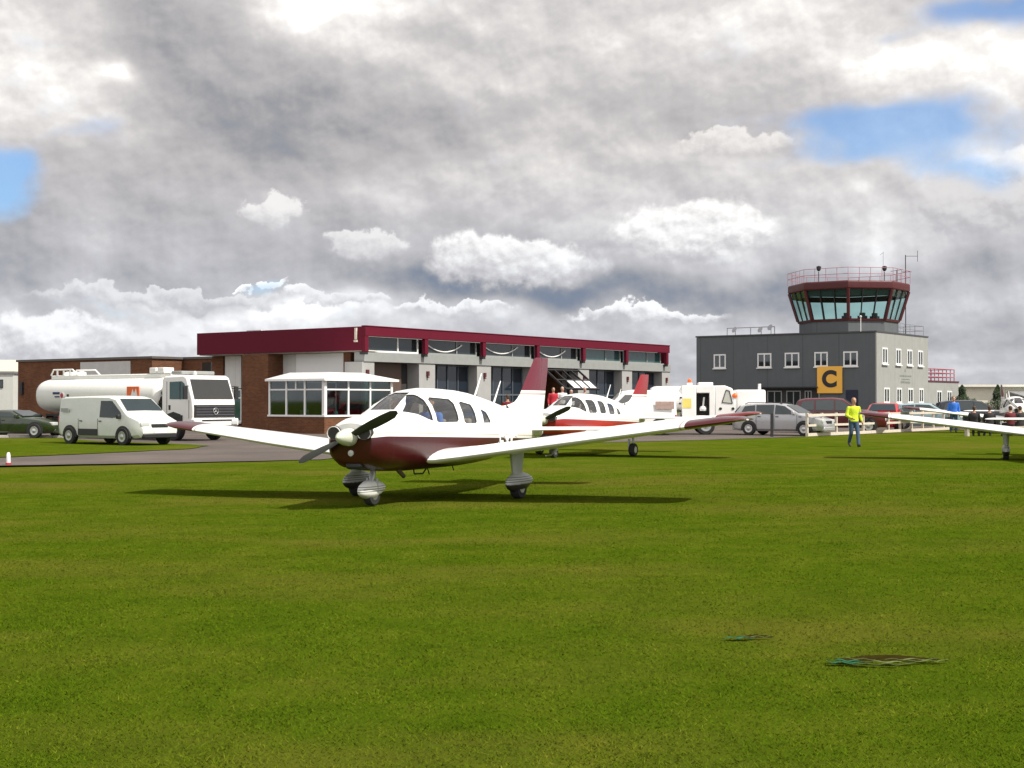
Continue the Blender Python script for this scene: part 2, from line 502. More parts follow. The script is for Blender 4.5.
# ------------------------------------------------------------------ ground
def ground():
    m = bpy.data.materials.new('mown_grass'); m.use_nodes = True
    t = NT(m.node_tree); p = m.node_tree.nodes['Principled BSDF']
    g = t.n('ShaderNodeNewGeometry').outputs['Position']
    s = t.n('ShaderNodeSeparateXYZ'); t.put(s.inputs[0], g)
    big = t.noise(t.vec(t.mul(s.outputs[0], 0.5), s.outputs[1]), 0.30, 6, 0.6)
    mid = t.noise(g, 1.3, 5, 0.65)
    fine = t.noise(g, 16.0, 6, 0.75)
    vf = t.noise(g, 70.0, 3, 0.7)
    c = t.ramp(t.add(t.mul(mid, 0.45), t.add(t.mul(fine, 0.35), t.mul(vf, 0.2))),
               [(0.34, (0.036, 0.054, 0.003)), (0.45, (0.060, 0.092, 0.005)), (0.56, (0.092, 0.120, 0.008)), (0.70, (0.148, 0.150, 0.022))])
    patch = t.noise(t.vec(s.outputs[0], t.mul(s.outputs[1], 0.5)), 0.9, 4, 0.6)
    c = t.mixc(t.smooth(patch, 0.44, 0.62, 0.4, 0.0), c, (0.052, 0.092, 0.004, 1))
    c = t.mixc(t.smooth(big, 0.44, 0.66, 0.0, 0.55), c, (0.130, 0.118, 0.020, 1))
    t.put(p.inputs['Base Color'], c)
    p.inputs['Roughness'].default_value = 0.9
    p.inputs['Specular IOR Level'].default_value = 0.0
    bn = t.n('ShaderNodeBump'); bn.inputs['Strength'].default_value = 0.9; bn.inputs['Distance'].default_value = 0.03
    t.put(bn.inputs['Height'], t.add(fine, t.mul(vf, 0.6))); t.put(p.inputs['Normal'], bn.outputs[0])
    MATS['grass'] = m
    xs = [-2500, -1200, -500, -200, -100, -60, -40] + list(np.arange(-30, 31, 1.5)) + [40, 60, 100, 200, 500, 1200, 2500]
    ys = [-2000, -800, -200, -60, -20] + list(np.arange(-6, 56, 1.5)) + [60, 70, 85, 110, 160, 250, 500, 1200, 4000]
    v = [(x, y, gz(x, y)) for y in ys for x in xs]
    n = len(xs)
    f = [(j * n + i, j * n + i + 1, (j + 1) * n + i + 1, (j + 1) * n + i) for j in range(len(ys) - 1) for i in range(n - 1)]
    me = bpy.data.meshes.new('ground'); me.from_pydata(v, [], f); me.materials.append(m)
    me.polygons.foreach_set('use_smooth', [True] * len(f))
    o = bpy.data.objects.new('ground', me); COL.objects.link(o); o['kind'] = 'structure'

    # tarmac apron in front of and around the buildings
    ma = bpy.data.materials.new('worn_tarmac'); ma.use_nodes = True
    t = NT(ma.node_tree); p = ma.node_tree.nodes['Principled BSDF']
    g = t.n('ShaderNodeNewGeometry').outputs['Position']
    n1 = t.noise(g, 0.35, 6, 0.6); n2 = t.noise(g, 30.0, 4, 0.7)
    c = t.ramp(t.add(t.mul(n1, 0.6), t.mul(n2, 0.4)), [(0.35, (0.062, 0.049, 0.041)), (0.5, (0.090, 0.071, 0.060)), (0.65, (0.130, 0.104, 0.088))])
    t.put(p.inputs['Base Color'], c); p.inputs['Roughness'].default_value = 0.9
    MATS['tarmac'] = ma
    rng = random.Random(3)
    near = [(-70, 31.5), (-24, 33.0), (-15.5, 33.0), (-12.6, 33.5), (-8.8, 35.0), (-5.2, 37.0), (-3.0, 44.0), (1.0, 50.0), (8, 55.5), (12.5, 59.8), (24, 74), (60, 100)]
    pts = []
    for a, b in zip(near[:-1], near[1:]):
        k = max(1, int(math.dist(a, b) / 0.5))
        for i in range(k):
            u = i / k
            pts.append((a[0] + (b[0] - a[0]) * u, a[1] + (b[1] - a[1]) * u + rng.uniform(-0.09, 0.09)))
    pts.append(near[-1])
    mb = MB()
    poly = pts + [(90, 160), (-90, 160)]
    mb.face([(x, y, 0.012) for x, y in poly])
    a = mb.build('apron', ma); a['kind'] = 'structure'
    # grass verge on the apron at the left
    mb = MB()
    vp = [(-40, 36.5), (-22, 36.6), (-14.5, 37.6), (-12.6, 40.6), (-10.6, 44.6), (-10.6, 47.8), (-12.4, 50.0), (-16, 53.0), (-19, 57.3), (-45, 57.0)]
    q = []
    for (x0, y0), (x1, y1) in zip(vp, vp[1:] + vp[:1]):
        k = max(1, int(math.dist((x0, y0), (x1, y1)) / 0.5))
        q += [(x0 + (x1 - x0) * i / k + rng.uniform(-.08, .08), y0 + (y1 - y0) * i / k + rng.uniform(-.08, .08)) for i in range(k)]
    mb.face([(x, y, 0.03) for x, y in q])
    ve = mb.build('verge', m); ve['kind'] = 'structure'
    # pale kerb stones behind the verge
    kb = thing('kerb', 'pale concrete kerb stones along the back of the grass verge', 'kerb', (-26, 58.2, 0.012))
    mb = MB()
    for i in range(9): mb.box((i * 0.92, -0.08, 0), (i * 0.92 + 0.90, 0.08, 0.12))
    mb.build('kerb_stone_row', M_kerb, kb, bevel=0.012)


ground()


def blades():
    """short mown blades over the near turf"""
    rng = np.random.default_rng(5)
    N = 620000
    u = rng.random(N)
    y0, y1 = 5.0, 44.0
    # density falls off with distance
    y = y0 * (y1 / y0) ** (u ** 0.92)
    x = (rng.random(N) * 2 - 1) * (y * 0.40 + 0.6)
    fade = np.clip((44.0 - y) / 26.0, 0.0, 1.0)
    px = lambda a, b, fx, fy, s: np.sin(a * fx + s) * np.sin(b * fy + s * 1.7)
    clump = 0.5 + 0.5 * px(x, y, 1.9, 2.3, 0.4) * px(x, y, 5.1, 4.3, 2.0)
    keep = (rng.random(N) < (0.60 + 0.40 * clump)) & (rng.random(N) < fade ** 0.7)
    keep &= ~((y > 33.0) & (x < -2.5))
    # bare scrapes
    def outside(cx, cy, rx, ry): return ((x - cx) / rx) ** 2 + ((y - cy) / ry) ** 2 > 1
    rim = 0.45 + 0.75 * rng.random(N)
    keep &= outside(2.38, 8.49, 0.32 * rim, 0.12 * rim) & outside(1.62, 9.22, 0.20 * rim, 0.08 * rim) & outside(2.16, 8.28, 0.30 * rim, 0.05 * rim)
    x = x[keep]; y = y[keep]; n = len(x)
    far = np.clip((y - 6) / 20, 0, 1)
    h = (0.007 + 0.010 * rng.random(n)) * (0.8 + 0.5 * clump[keep]) * (1 - 0.25 * far)
    wd = (0.0018 + 0.0020 * rng.random(n)) * (1 + 2.0 * far)
    a = rng.random(n) * 2 * np.pi; la = rng.random(n) * 2 * np.pi; ln = h * (0.8 + 1.7 * rng.random(n))
    z = 0.019 * 9 * np.tanh((x + 1.27) / 9) * np.exp(-((y - 23) / 9.0) ** 2) - 0.002
    v = np.empty((n, 3, 3), np.float32)
    v[:, 0] = np.stack([x - np.cos(a) * wd, y - np.sin(a) * wd, z], 1)
    v[:, 1] = np.stack([x + np.cos(a) * wd, y + np.sin(a) * wd, z], 1)
    v[:, 2] = np.stack([x + np.cos(la) * ln, y + np.sin(la) * ln, z + h], 1)
    me = bpy.data.meshes.new('grass')
    me.vertices.add(n * 3); me.loops.add(n * 3); me.polygons.add(n)
    me.vertices.foreach_set('co', v.reshape(-1))
    me.loops.foreach_set('vertex_index', np.arange(n * 3, dtype=np.int32))
    me.polygons.foreach_set('loop_start', np.arange(n, dtype=np.int32) * 3)
    me.update()
    at = me.attributes.new('tone', 'FLOAT', 'FACE')
    at.data.foreach_set('value', rng.random(n).astype(np.float32))
    m = bpy.data.materials.new('grass_blade'); m.use_nodes = True
    nt = m.node_tree; t = NT(nt); p = nt.nodes['Principled BSDF']
    an = t.n('ShaderNodeAttribute', attribute_name='tone')
    g = t.n('ShaderNodeNewGeometry').outputs['Position']
    s = t.n('ShaderNodeSeparateXYZ'); t.put(s.inputs[0], g)
    big = t.noise(t.vec(t.mul(s.outputs[0], 0.5), s.outputs[1]), 0.30, 6, 0.6)
    mid = t.noise(g, 1.3, 5, 0.65)
    f = t.add(t.mul(an.outputs['Fac'], 0.5), t.mul(mid, 0.5))
    c = t.ramp(f, [(0.15, (0.046, 0.086, 0.003)), (0.45, (0.068, 0.118, 0.004)), (0.66, (0.104, 0.144, 0.006)), (0.8, (0.190, 0.180, 0.028))])
    patch = t.noise(t.vec(s.outputs[0], t.mul(s.outputs[1], 0.8)), 2.6, 4, 0.6)
    c = t.mixc(t.smooth(patch, 0.44, 0.62, 0.45, 0.0), c, (0.050, 0.104, 0.003, 1))
    c = t.mixc(t.smooth(big, 0.46, 0.66, 0.0, 0.5), c, (0.150, 0.132, 0.016, 1))
    t.put(p.inputs['Base Color'], c)
    p.inputs['Roughness'].default_value = 0.8; p.inputs['Specular IOR Level'].default_value = 0.0
    me.materials.append(m)
    o = bpy.data.objects.new('grass', me); COL.objects.link(o)
    tag(o, 'short mown grass blades covering the near airfield', 'grass', kind='stuff')


blades()


# ------------------------------------------------------------------ buildings
def wall_window(parent, face, a0, a1, z0, z1, off, lights=2, glass=M_winglass, frame=M_frame, name='window', sill=True, fw=0.07, transom=None):
    """window on a wall of the local frame. face 'x' => wall plane x=off facing -x, a = y ; face 'y' => plane y=off facing -y, a = x"""
    def bx(mb, lo, hi, d0, d1, zz0, zz1, mi=0):
        if face == 'x': mb.box((off - d1, lo, zz0), (off - d0, hi, zz1), mi)
        else: mb.box((lo, off - d1, zz0), (hi, off - d0, zz1), mi)
    mb = MB()
    bx(mb, a0, a1, 0.0, 0.05, z0, z0 + fw); bx(mb, a0, a1, 0.0, 0.05, z1 - fw, z1)
    for k in range(lights + 1):
        c = a0 + (a1 - a0) * k / lights
        c = min(max(c, a0 + fw / 2), a1 - fw / 2)
        bx(mb, c - fw / 2, c + fw / 2, 0.0, 0.045, z0 + fw, z1 - fw)
    if transom: bx(mb, a0 + fw, a1 - fw, 0.0, 0.042, transom - fw / 2, transom + fw / 2)
    o = mb.build(name, frame, parent)
    mb = MB(); bx(mb, a0 + 0.02, a1 - 0.02, 0.0, 0.02, z0 + 0.02, z1 - 0.02)
    mb.build('pane', glass, o)
    if sill:
        mb = MB(); bx(mb, a0 - 0.06, a1 + 0.06, 0.0, 0.14, z0 - 0.09, z0 - 0.005); mb.build('sill', frame, o)
    return o


A = (-7.523, 70.0)
ROT = R(54.0)


def main_building():
    t = thing('fire_station_building', 'long flat roofed building with maroon fascia, grey columns and glazed bays', 'building', (A[0], A[1], 0), ROT)
    Lx, Ly = 31.6, 12.84
    top = 5.42
    # carcass
    mb = MB()
    mb.box((1.2, 1.6, 0), (17.2, 12.6, 4.14)); mb.box((20.6, 1.6, 0), (31.9, 12.6, 4.14)); mb.box((17.2, 6.2, 0), (20.6, 12.6, 4.14))
    mb.box((17.2, 1.6, 3.7), (20.6, 6.2, 4.14))
    mb.build('wall', M_brick, t)
    # roof slab, parapet and fascias
    mb = MB()
    mb.box((0.15, 0.9, 4.95), (Lx - 0.1, Ly - 0.12, 5.30)); mb.box((0.35, 1.9, 4.2), (Lx - 0.3, Ly - 0.2, 4.95))
    mb.build('roof', M_greyB, t)
    mb = MB(); mb.box((0, 0.25, 4.19), (0.12, Ly, top)); mb.box((0.12, Ly - 0.1, 4.19), (Lx, Ly, top)); mb.box((Lx - 0.12, 0.25, 4.19), (Lx, Ly - 0.1, top))
    mb.build('side_fascia', M_maroonB, t, bevel=0.01)
    mb = MB(); mb.box((0.0, 0.0, 4.93), (Lx, 0.25, top)); mb.box((-.01, -0.03, top), (Lx + .02, 0.27, top + 0.05))
    mb.build('front_fascia', M_maroonB, t, bevel=0.01)
    posts = [0.14, 4.96, 10.16, 15.57, 20.68, 25.94, 31.33]
    for x in posts:
        mb = MB(); mb.box((x - 0.14, 0.02, 4.12), (x + 0.14, 0.24, 4.93))
        o = mb.build('fascia_post', M_maroonB, t, bevel=0.01)
        mb = MB(); mb.box((x - 0.12, 0.05, 3.98), (x + 0.12, 0.42, 4.115)); mb.build('post_foot', M_dark, o)
    mb = MB(); mb.box((0.12, 0.26, 4.15), (1.25, Ly - 0.1, 4.19)); mb.build('soffit', mat('cream_soffit', (0.45, 0.42, 0.36), 0.8), t)
    # grey lintel beam and columns
    mb = MB(); mb.box((0.25, 0.30, 3.62), (32.3, 1.0, 4.12)); mb.build('lintel_beam', M_greyB, t, bevel=0.01)
    cols = [(-0.07, 1.1), (4.73, 6.1), (9.9, 11.23), (15.26, 16.65), (20.45, 21.74), (25.8, 27.09), (31.15, 32.28)]
    for a, b in cols:
        mb = MB(); mb.box((max(a, 0.16), 0.36, 0), (b, 1.6, 3.615))
        o = mb.build('column', M_grey, t, bevel=0.015)
        mb = MB(); c = (a + b) / 2; mb.box((c - 0.09, 0.26, 2.95), (c + 0.09, 0.355, 3.2)); mb.lathe([(0, .05), (.08, .07)], (c, 0.3, 2.93), (0, -0.3, -1), 10)
        mb.build('wall_lamp', M_redsteel, o)
    # clerestory
    for i in range(6):
        a, b = posts[i] + 0.2, posts[i + 1] - 0.2
        mb = MB(); mb.box((a, 0.50, 4.13), (b, 0.56, 4.92))
        g = mb.build('clerestory_glass', M_tealglass if i >= 4 else M_winglass, t)
        mb = MB()
        fr = M_frame if i == 0 else M_greyB
        mb.box((a, 0.44, 4.13), (b, 0.50, 4.22)); k = a + (b - a) * 0.62
        mb.box((k - .04, 0.45, 4.22), (k + .04, 0.498, 4.92)); mb.box((b - .08, 0.45, 4.22), (b, 0.498, 4.92))
        mb.build('frame', fr, g)
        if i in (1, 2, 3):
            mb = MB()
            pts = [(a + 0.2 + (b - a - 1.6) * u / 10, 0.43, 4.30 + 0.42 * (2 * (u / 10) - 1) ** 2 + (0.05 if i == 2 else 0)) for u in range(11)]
            mb.path(pts, 0.035); mb.build('white_arc', M_frame, g)  # thin white curved tube just outside the clerestory pane
    # bay doors
    bays = [(1.1, 4.73), (6.1, 9.9), (11.23, 15.26), (16.65, 20.45), (21.74, 25.8), (27.09, 31.15)]
    for i, (a, b) in enumerate(bays):
        if i == 0:
            mb = MB(); mb.box((a, 1.0, 0), (b - 0.75, 1.1, 3.6))
            for z in (0.7, 1.4, 2.1, 2.8): mb.box((a + .1, 0.97, z), (b - 0.85, 1.0, z + .05))
            mb.build('roller_door', M_brown, t)
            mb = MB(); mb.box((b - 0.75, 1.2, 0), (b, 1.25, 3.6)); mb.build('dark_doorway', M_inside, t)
            continue
        if i == 3:
            # opened bay with a tilted glazed leaf
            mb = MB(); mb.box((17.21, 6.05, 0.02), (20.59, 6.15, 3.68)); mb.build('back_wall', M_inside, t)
            Mx = Matrix.Translation((a, 0.25, 3.45)) @ Matrix.Rotation(R(38), 4, 'X')
            mb = MB(); W = b - a
            mb.box((0, -1.9, -0.05), (W, -1.78, 0.05), M=Mx); mb.box((0, 0, -0.05), (W, 0.1, 0.05), M=Mx)
            for k in range(5): mb.box((k * (W - .1) / 4, -1.78, -0.05), (k * (W - .1) / 4 + .1, 0, 0.05), M=Mx)
            mb.box((0, -1.0, -0.045), (W, -.92, 0.045), M=Mx)
            o = mb.build('tilted_door', M_dark, t)
            mb = MB()
            for k in range(1, 4): mb.box((k * (W - .1) / 4 + .14, -1.76, -0.01), ((k + 1) * (W - .1) / 4 - .04, -1.02, 0.01), M=Mx)
            mb.build('translucent_panel', M_frame, o)
            for xx in (a, b - .12): mb = MB(); mb.box((xx, 1.02, 0), (xx + 0.12, 1.12, 3.6)); mb.build('door_jamb', M_dark, t)
            mb = MB()
            for k in range(3): mb.box((a + .4 + k * 1.1, 4.6, 0), (a + 1.2 + k * 1.1, 5.4, 1.5 + .3 * (k % 2)))
            mb.build('stored_crates', M_inside, t)
            continue
        mb = MB(); mb.box((a, 1.05, 0.0), (b, 1.10, 3.6))
        g = mb.build('glazed_door', mat('navy_window_glass', (0.015, 0.022, 0.032), 0.06, spec=0.7), t)
        mb = MB(); W = b - a
        for k in range(5):
            x = a + .03 + (W - .06) * k / 4
            mb.box((x - .03, 0.99, 0), (x + .03, 1.05, 3.6))
        for z in (0.05, 0.95, 1.9, 3.52): mb.box((a, 1.0, z), (b, 1.045, z + (.09 if z == 1.9 else .05)))
        mb.build('frame', mat('weathered_blue_frame', (0.09, 0.11, 0.13), 0.5), g)
    # left wall: piers, panels, window
    mb = MB(); mb.box((0.0, 7.09, 0), (1.2, 9.13, 4.14)); mb.build('brick_pier', M_brick, t)
    mb = MB(); mb.box((0.72, 1.7, 0), (1.2, 2.2, 4.14)); mb.build('brick_pier', M_brick, t)
    mb = MB(); mb.box((1.08, 2.2, 2.55), (1.195, 6.05, 4.13)); mb.build('white_panel', mat('bright_white_panel', (0.88, 0.88, 0.87), 0.5, var=.02), t)
    mb = MB(); mb.box((1.12, 6.1, 2.55), (1.195, 7.08, 4.13)); mb.build('grey_panel', M_whitewall, t)
    mb = MB(); mb.box((1.12, 10.42, 2.3), (1.195, 11.74, 4.13)); mb.build('grey_panel', M_whitewall, t)
    wall_window(t, 'x', 10.42, 11.74, 0.4, 2.25, 1.19, 2, M_tealglass, transom=1.75)
    mb = MB(); mb.box((1.0, 11.8, 0), (1.2, 12.7, 4.13)); mb.build('brick_pier', M_brick, t)
    # small fittings
    mb = MB(); mb.box((-0.09, 0.55, 4.75), (-0.005, 0.68, 5.35)); mb.box((-.12, 0.5, 4.62), (-0.01, .7, 4.72)); mb.build('floodlight', M_timber, t)
    mb = MB(); mb.box((1.5, 9.2, 5.3), (2.7, 10.4, 5.58)); mb.build('roof_vent', M_steel, t, bevel=0.03)

    # low brick wing at the back left
    w = thing('brick_wing', 'low brown brick block with a white panel behind the fuel tanker', 'building', (A[0], A[1], 0), ROT)
    mb = MB(); mb.box((1.2, 18.2, 0), (8, 31.65, 4.12)); mb.box((3.6, 12.9, 0), (8, 18.2, 4.12)); mb.build('wall', M_brick, w)
    mb = MB(); mb.box((1.1, 18.1, 4.12), (8.1, 31.75, 4.26)); mb.box((3.5, 12.87, 4.12), (8.1, 18.09, 4.26)); mb.build('roof_edge', mat('dark_grey_flashing', (0.10, 0.09, 0.08), 0.6), w)
    mb = MB(); mb.box((1.13, 20.15, 0.3), (1.195, 25.0, 4.0)); mb.build('white_panel', mat('grey_white_panel', (0.50, 0.50, 0.48), 0.6), w)
    mb = MB(); mb.box((1.05, 31.0, 2.0), (1.19, 31.3, 2.8)); mb.build('downpipe_box', M_dark, w)
    mb = MB(); mb.box((3.5, 14.3, 2.6), (3.59, 16.4, 3.9)); mb.build('window', M_winglass, w)


main_building()


def glazed_porch():
    Bc = (-8.93, 65.0)
    t = thing('glazed_porch', 'white framed glazed bay on a low brick wall in front of the maroon building', 'porch', (Bc[0], Bc[1], 0), ROT)
    Wy, Wx, e, s = 3.82, 4.95, 2.55, 0.82
    mb = MB()
    mb.box((0, 0, 0), (0.22, Wy, s)); mb.box((0.22, 0, 0), (Wx, 0.22, s)); mb.box((Wx - .22, .22, 0), (Wx, Wy, s)); mb.build('base_wall', M_brick, t)
    mb = MB()
    mb.box((-0.05, -0.05, s), (0.24, Wy, s + 0.09)); mb.box((0.24, -0.05, s), (Wx + .03, 0.24, s + 0.09)); mb.build('sill', M_frame, t)
    # frames
    mb = MB()
    def post_x(y, w=.05): mb.box((0.03, y - w, s + .09), (0.13, y + w, e))
    def post_y(x, w=.05): mb.box((x - w, 0.03, s + .09), (x + w, 0.13, e))
    for y in (1.35, 2.6, 3.77): post_x(y)
    mb.box((0.0, 0.0, s + .09), (0.17, 0.17, e))
    mb.box((0.035, 1.92, 2.16), (0.125, 2.0, e))
    for x in (1.72, 3.3): post_y(x)
    mb.box((Wx - .15, 0.0, s + .09), (Wx, 0.16, e)); mb.box((Wx - .15, Wy - .1, s + .09), (Wx, Wy, e))
    mb.box((Wx - .13, 1.9, s + .09), (Wx - .03, 2.0, e))
    mb.box((0.04, 0.17, 2.10), (0.12, Wy, 2.17)); mb.box((0.17, 0.04, 2.10), (Wx - .15, 0.12, 2.17)); mb.box((Wx - .12, .16, 2.10), (Wx - .04, Wy, 2.17))
    mb.build('frame', M_frame, t)
    mb = MB()
    mb.box((0.07, 0.1, s + .09), (0.09, Wy, e)); mb.box((0.1, 0.07, s + .09), (Wx - .1, 0.09, e)); mb.box((Wx - .09, .1, s + .09), (Wx - .07, Wy, e))
    mb.build('glass', glass_mat('porch_glass', (0.42, 0.55, 0.54), 0.10), t)
    # roof: shallow hip
    mb = MB()
    o = 0.22; z0 = e; z1 = e + .10; z2 = 3.0
    mb.box((-o, -o, z0), (Wx + o, Wy, z1))
    b = [(-o, -o, z1), (Wx + o, -o, z1), (Wx + o, Wy, z1), (-o, Wy, z1)]
    r0 = (1.5, 1.2, z2); r1 = (Wx - 1.0, 1.2, z2); r2 = (Wx - 1.0, Wy, z2); r3 = (1.5, Wy, z2)
    mb.face([b[0], b[1], r1, r0]); mb.face([b[1], b[2], r2, r1]); mb.face([b[3], b[0], r0, r3]); mb.face([r0, r1, r2, r3]); mb.face([b[2], b[3], r3, r2])
    mb.build('roof', M_white, t)
    # inside: floor, back wall, table and blinds
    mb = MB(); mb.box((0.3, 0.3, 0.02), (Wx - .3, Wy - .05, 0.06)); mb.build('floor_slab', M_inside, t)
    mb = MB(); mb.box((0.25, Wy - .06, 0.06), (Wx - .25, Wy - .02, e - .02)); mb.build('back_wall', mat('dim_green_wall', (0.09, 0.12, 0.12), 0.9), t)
    tb = thing('cafe_table', 'table with pale cups inside the glazed porch', 'table', (Bc[0], Bc[1], 0), ROT)
    mb = MB(); mb.box((0.35, 0.5, 0.74), (1.0, 3.2, 0.78)); mb.build('table_top', M_timber, tb)
    for y in (0.6, 3.0):
        mb = MB(); mb.box((0.6, y, 0.06), (0.7, y + .1, 0.74)); mb.build('leg', M_dark, tb)
    ct = thing('counter', 'narrow counter under the right hand panes of the glazed porch', 'counter', (Bc[0], Bc[1], 0), ROT)
    mb = MB(); mb.box((1.2, 0.35, 0.80), (4.3, 0.9, 0.86)); mb.build('top', M_timber, ct)
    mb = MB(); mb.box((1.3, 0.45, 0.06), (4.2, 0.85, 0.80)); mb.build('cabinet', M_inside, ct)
    for (x, y, z, hh, lb) in ((0.6, 1.9, 0.78, .36, 'pale box standing on the table inside the glazed porch'),):
        mb = MB(); mb.box((x, y, z), (x + .3, y + .35, z + hh)); mb.box((x + .02, y + .02, z + hh), (x + .28, y + .33, z + hh + .02))
        o2 = mb.build('cardboard_box', M_timber, bevel=0.01); o2.location = (Bc[0], Bc[1], 0); o2.rotation_euler = (0, 0, ROT); tag(o2, lb, 'box')
    for x, lb in ((0.35 + 0.95, 'left of two white mugs on the counter behind the porch glass'), (2.1, 'right of two white mugs on the counter behind the porch glass')):
        mb = MB(); mb.lathe([(0, .07), (.02, .10), (.22, .11), (.22, .09), (.05, .08)], (x, .5, .86), (0, 0, 1), 14)
        o2 = mb.build('mug', M_frame, smooth=True); o2.location = (Bc[0], Bc[1], 0); o2.rotation_euler = (0, 0, ROT); tag(o2, lb, 'mug', 'mugs on the porch counter')


glazed_porch()

C0 = (28.58, 107.0)


def text_obj(body, size, loc, rot, m, name, parent, depth=0.01, bold=0.0, extr=0.004):
    cu = bpy.data.curves.new(name, 'FONT'); cu.body = body; cu.size = size; cu.extrude = extr; cu.offset = bold
    cu.align_x = 'CENTER'; cu.align_y = 'CENTER'
    o = bpy.data.objects.new(name, cu); COL.objects.link(o)
    dg = bpy.context.evaluated_depsgraph_get()
    me = bpy.data.meshes.new_from_object(o.evaluated_get(dg))
    kill(o)
    o = bpy.data.objects.new(name, me); COL.objects.link(o)
    me.materials.clear(); me.materials.append(m)
    o.location = loc; o.rotation_euler = rot
    if parent: o.parent = parent
    return o


def control_tower():
    t = thing('control_tower_building', 'two storey dark grey and cream building carrying a glazed octagonal control room', 'control tower', (C0[0], C0[1], 0), ROT)
    H = 6.95
    # dark block shell and cream right face
    mb = MB(); mb.box((0, 0.10, 0), (11.78, 15.89, H))
    w = mb.build('wall', M_slate, t)
    mb = MB(); mb.box((0.0, 0.0, 0), (11.85, 0.098, H + .02)); mb.build('cream_facade', M_cream, t)
    mb = MB(); mb.box((-0.06, -0.04, H + .02), (11.9, 15.95, H + 0.14)); mb.build('parapet_coping', mat('dark_flashing', (0.06, 0.06, 0.065), 0.5), t)
    # left windows
    for a, b in ((13.1, 14.23), (8.94, 10.19), (6.48, 7.75), (4.03, 5.17), (1.52, 2.72)):
        wall_window(t, 'x', a, b, 4.32, 5.5, -0.002, 2, sill=True, fw=0.11)
    # recessed ground floor entrance: dark glazed strip
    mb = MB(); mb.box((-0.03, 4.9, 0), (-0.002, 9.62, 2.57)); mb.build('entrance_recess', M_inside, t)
    for a, b in ((5.4, 6.0), (6.35, 7.6), (8.0, 9.3)):
        wall_window(t, 'x', a, b, 0.15, 2.4, -0.031, 2, M_tealglass if a > 8 else M_winglass, M_greyB, 'entrance_window', False, 0.08)
    mb = MB(); mb.box((-0.5, 4.8, 2.62), (-0.004, 9.9, 2.72)); mb.build('canopy', M_dark, t)
    mb = MB(); mb.box((-0.05, 1.52, 0), (-0.002, 2.52, 2.45)); mb.build('side_door', mat('navy_door', (0.012, 0.018, 0.04), 0.4), t)
    mb = MB(); mb.tube((-0.08, 4.75, 0), (-0.08, 4.75, 4.0), 0.05); mb.build('drainpipe', M_greyB, t)
    # cream side windows
    for a, b in ((1.15, 2.3), (4.13, 5.31), (6.69, 7.91), (9.29, 10.5)):
        wall_window(t, 'y', a, b, 4.5, 5.8, -0.002, 2, fw=0.12)
    for a, b in ((1.5, 2.7), (4.25, 5.45), (6.87, 8.1), (9.5, 10.6)):
        wall_window(t, 'y', a, b, 1.4, 2.62, -0.002, 2, fw=0.12)
    # faded painted badge on the facade (worn beyond reading in the picture)
    mb = MB()
    rr = random.Random(4)
    mb.prism([(6.2, 3.95), (6.5, 3.95), (6.5, 4.15), (6.35, 4.25), (6.2, 4.15)], lambda p: (p[0], -0.004, p[1]), lambda p: (p[0], -0.012, p[1]))
    for z, a, b, hh in ((3.55, 5.1, 7.7, .16), (3.30, 5.5, 7.3, .1), (3.02, 5.3, 7.5, .2)):
        x = a
        while x < b:
            wv = rr.uniform(.06, .2); mb.box((x, -0.012, z), (x + wv, -0.004, z + hh * rr.uniform(.6, 1))); x += wv + rr.uniform(.03, .1)
    mb.build('painted_badge', mat('faded_grey_print', (0.20, 0.22, 0.19), 0.8), t)
    # yellow C sign
    mb = MB(); mb.box((-0.20, 2.77, 2.18), (-0.07, 4.88, 4.33))
    s = mb.build('letter_sign', M_yel, t, bevel=0.02)
    text_obj('C', 1.75, (-0.215, 3.83, 3.27), (R(90), 0, R(-90)), M_dark, 'letter', s, bold=0.085)
    # control cab, octagon
    cx, cy = 4.55, 4.15
    def ring(r, z, n=8): return [(cx + r * math.cos(R(54 * 0 + 45 * k) + CABROT), cy + r * math.sin(R(45 * k) + CABROT), z) for k in range(n)]
    CABROT = R(22)  # one vertex looks at the airfield
    mb = MB(); mb.loft([ring(4.0, H + .05), ring(4.0, 8.02)]); mb.build('cab_base', M_slate, t)
    mb = MB(); mb.loft([ring(4.1, 8.0), ring(4.16, 8.18)]); mb.build('cab_sill', M_redsteel, t)
    mb = MB(); mb.loft([ring(4.86, 10.52), ring(4.92, 10.6), ring(4.92, 11.08), ring(4.84, 11.18)]); mb.build('cab_roof', M_redsteel, t, bevel=0.02)
    g = MB(); g.loft([ring(4.02, 8.18), ring(4.76, 10.52)], caps=False)
    g.build('cab_glass', glass_mat('cab_glass', (0.76, 0.96, 0.93), 0.03), t)
    mb = MB()
    lo, hi = ring(4.1, 8.18), ring(4.82, 10.52)
    for k in range(8):
        mb = MB(); a, b = Vector(lo[k]), Vector(hi[k]); mb.tube(a, b, 0.13, n=6); mb.build('corner_mullion', M_redsteel, t)
    mb = MB()
    for k in range(8):
        a0, a1 = Vector(lo[k]), Vector(lo[(k + 1) % 8]); b0, b1 = Vector(hi[k]), Vector(hi[(k + 1) % 8])
        for u in (1 / 3, 2 / 3): mb = MB(); mb.tube(a0.lerp(a1, u), b0.lerp(b1, u), 0.05, n=6); mb.build('mullion', M_dark, t)
    # lowered blinds along the top of the cab glass
    mb = MB(); mb.loft([ring(4.52, 10.0), ring(4.64, 10.48)], caps=False); mb.build('blind', mat('green_tinted_blind', (0.012, 0.035, 0.030), 0.5), t)
    mb = MB(); mb.loft([ring(3.6, 8.03), ring(3.6, 8.06)]); mb.build('cab_floor', M_inside, t)
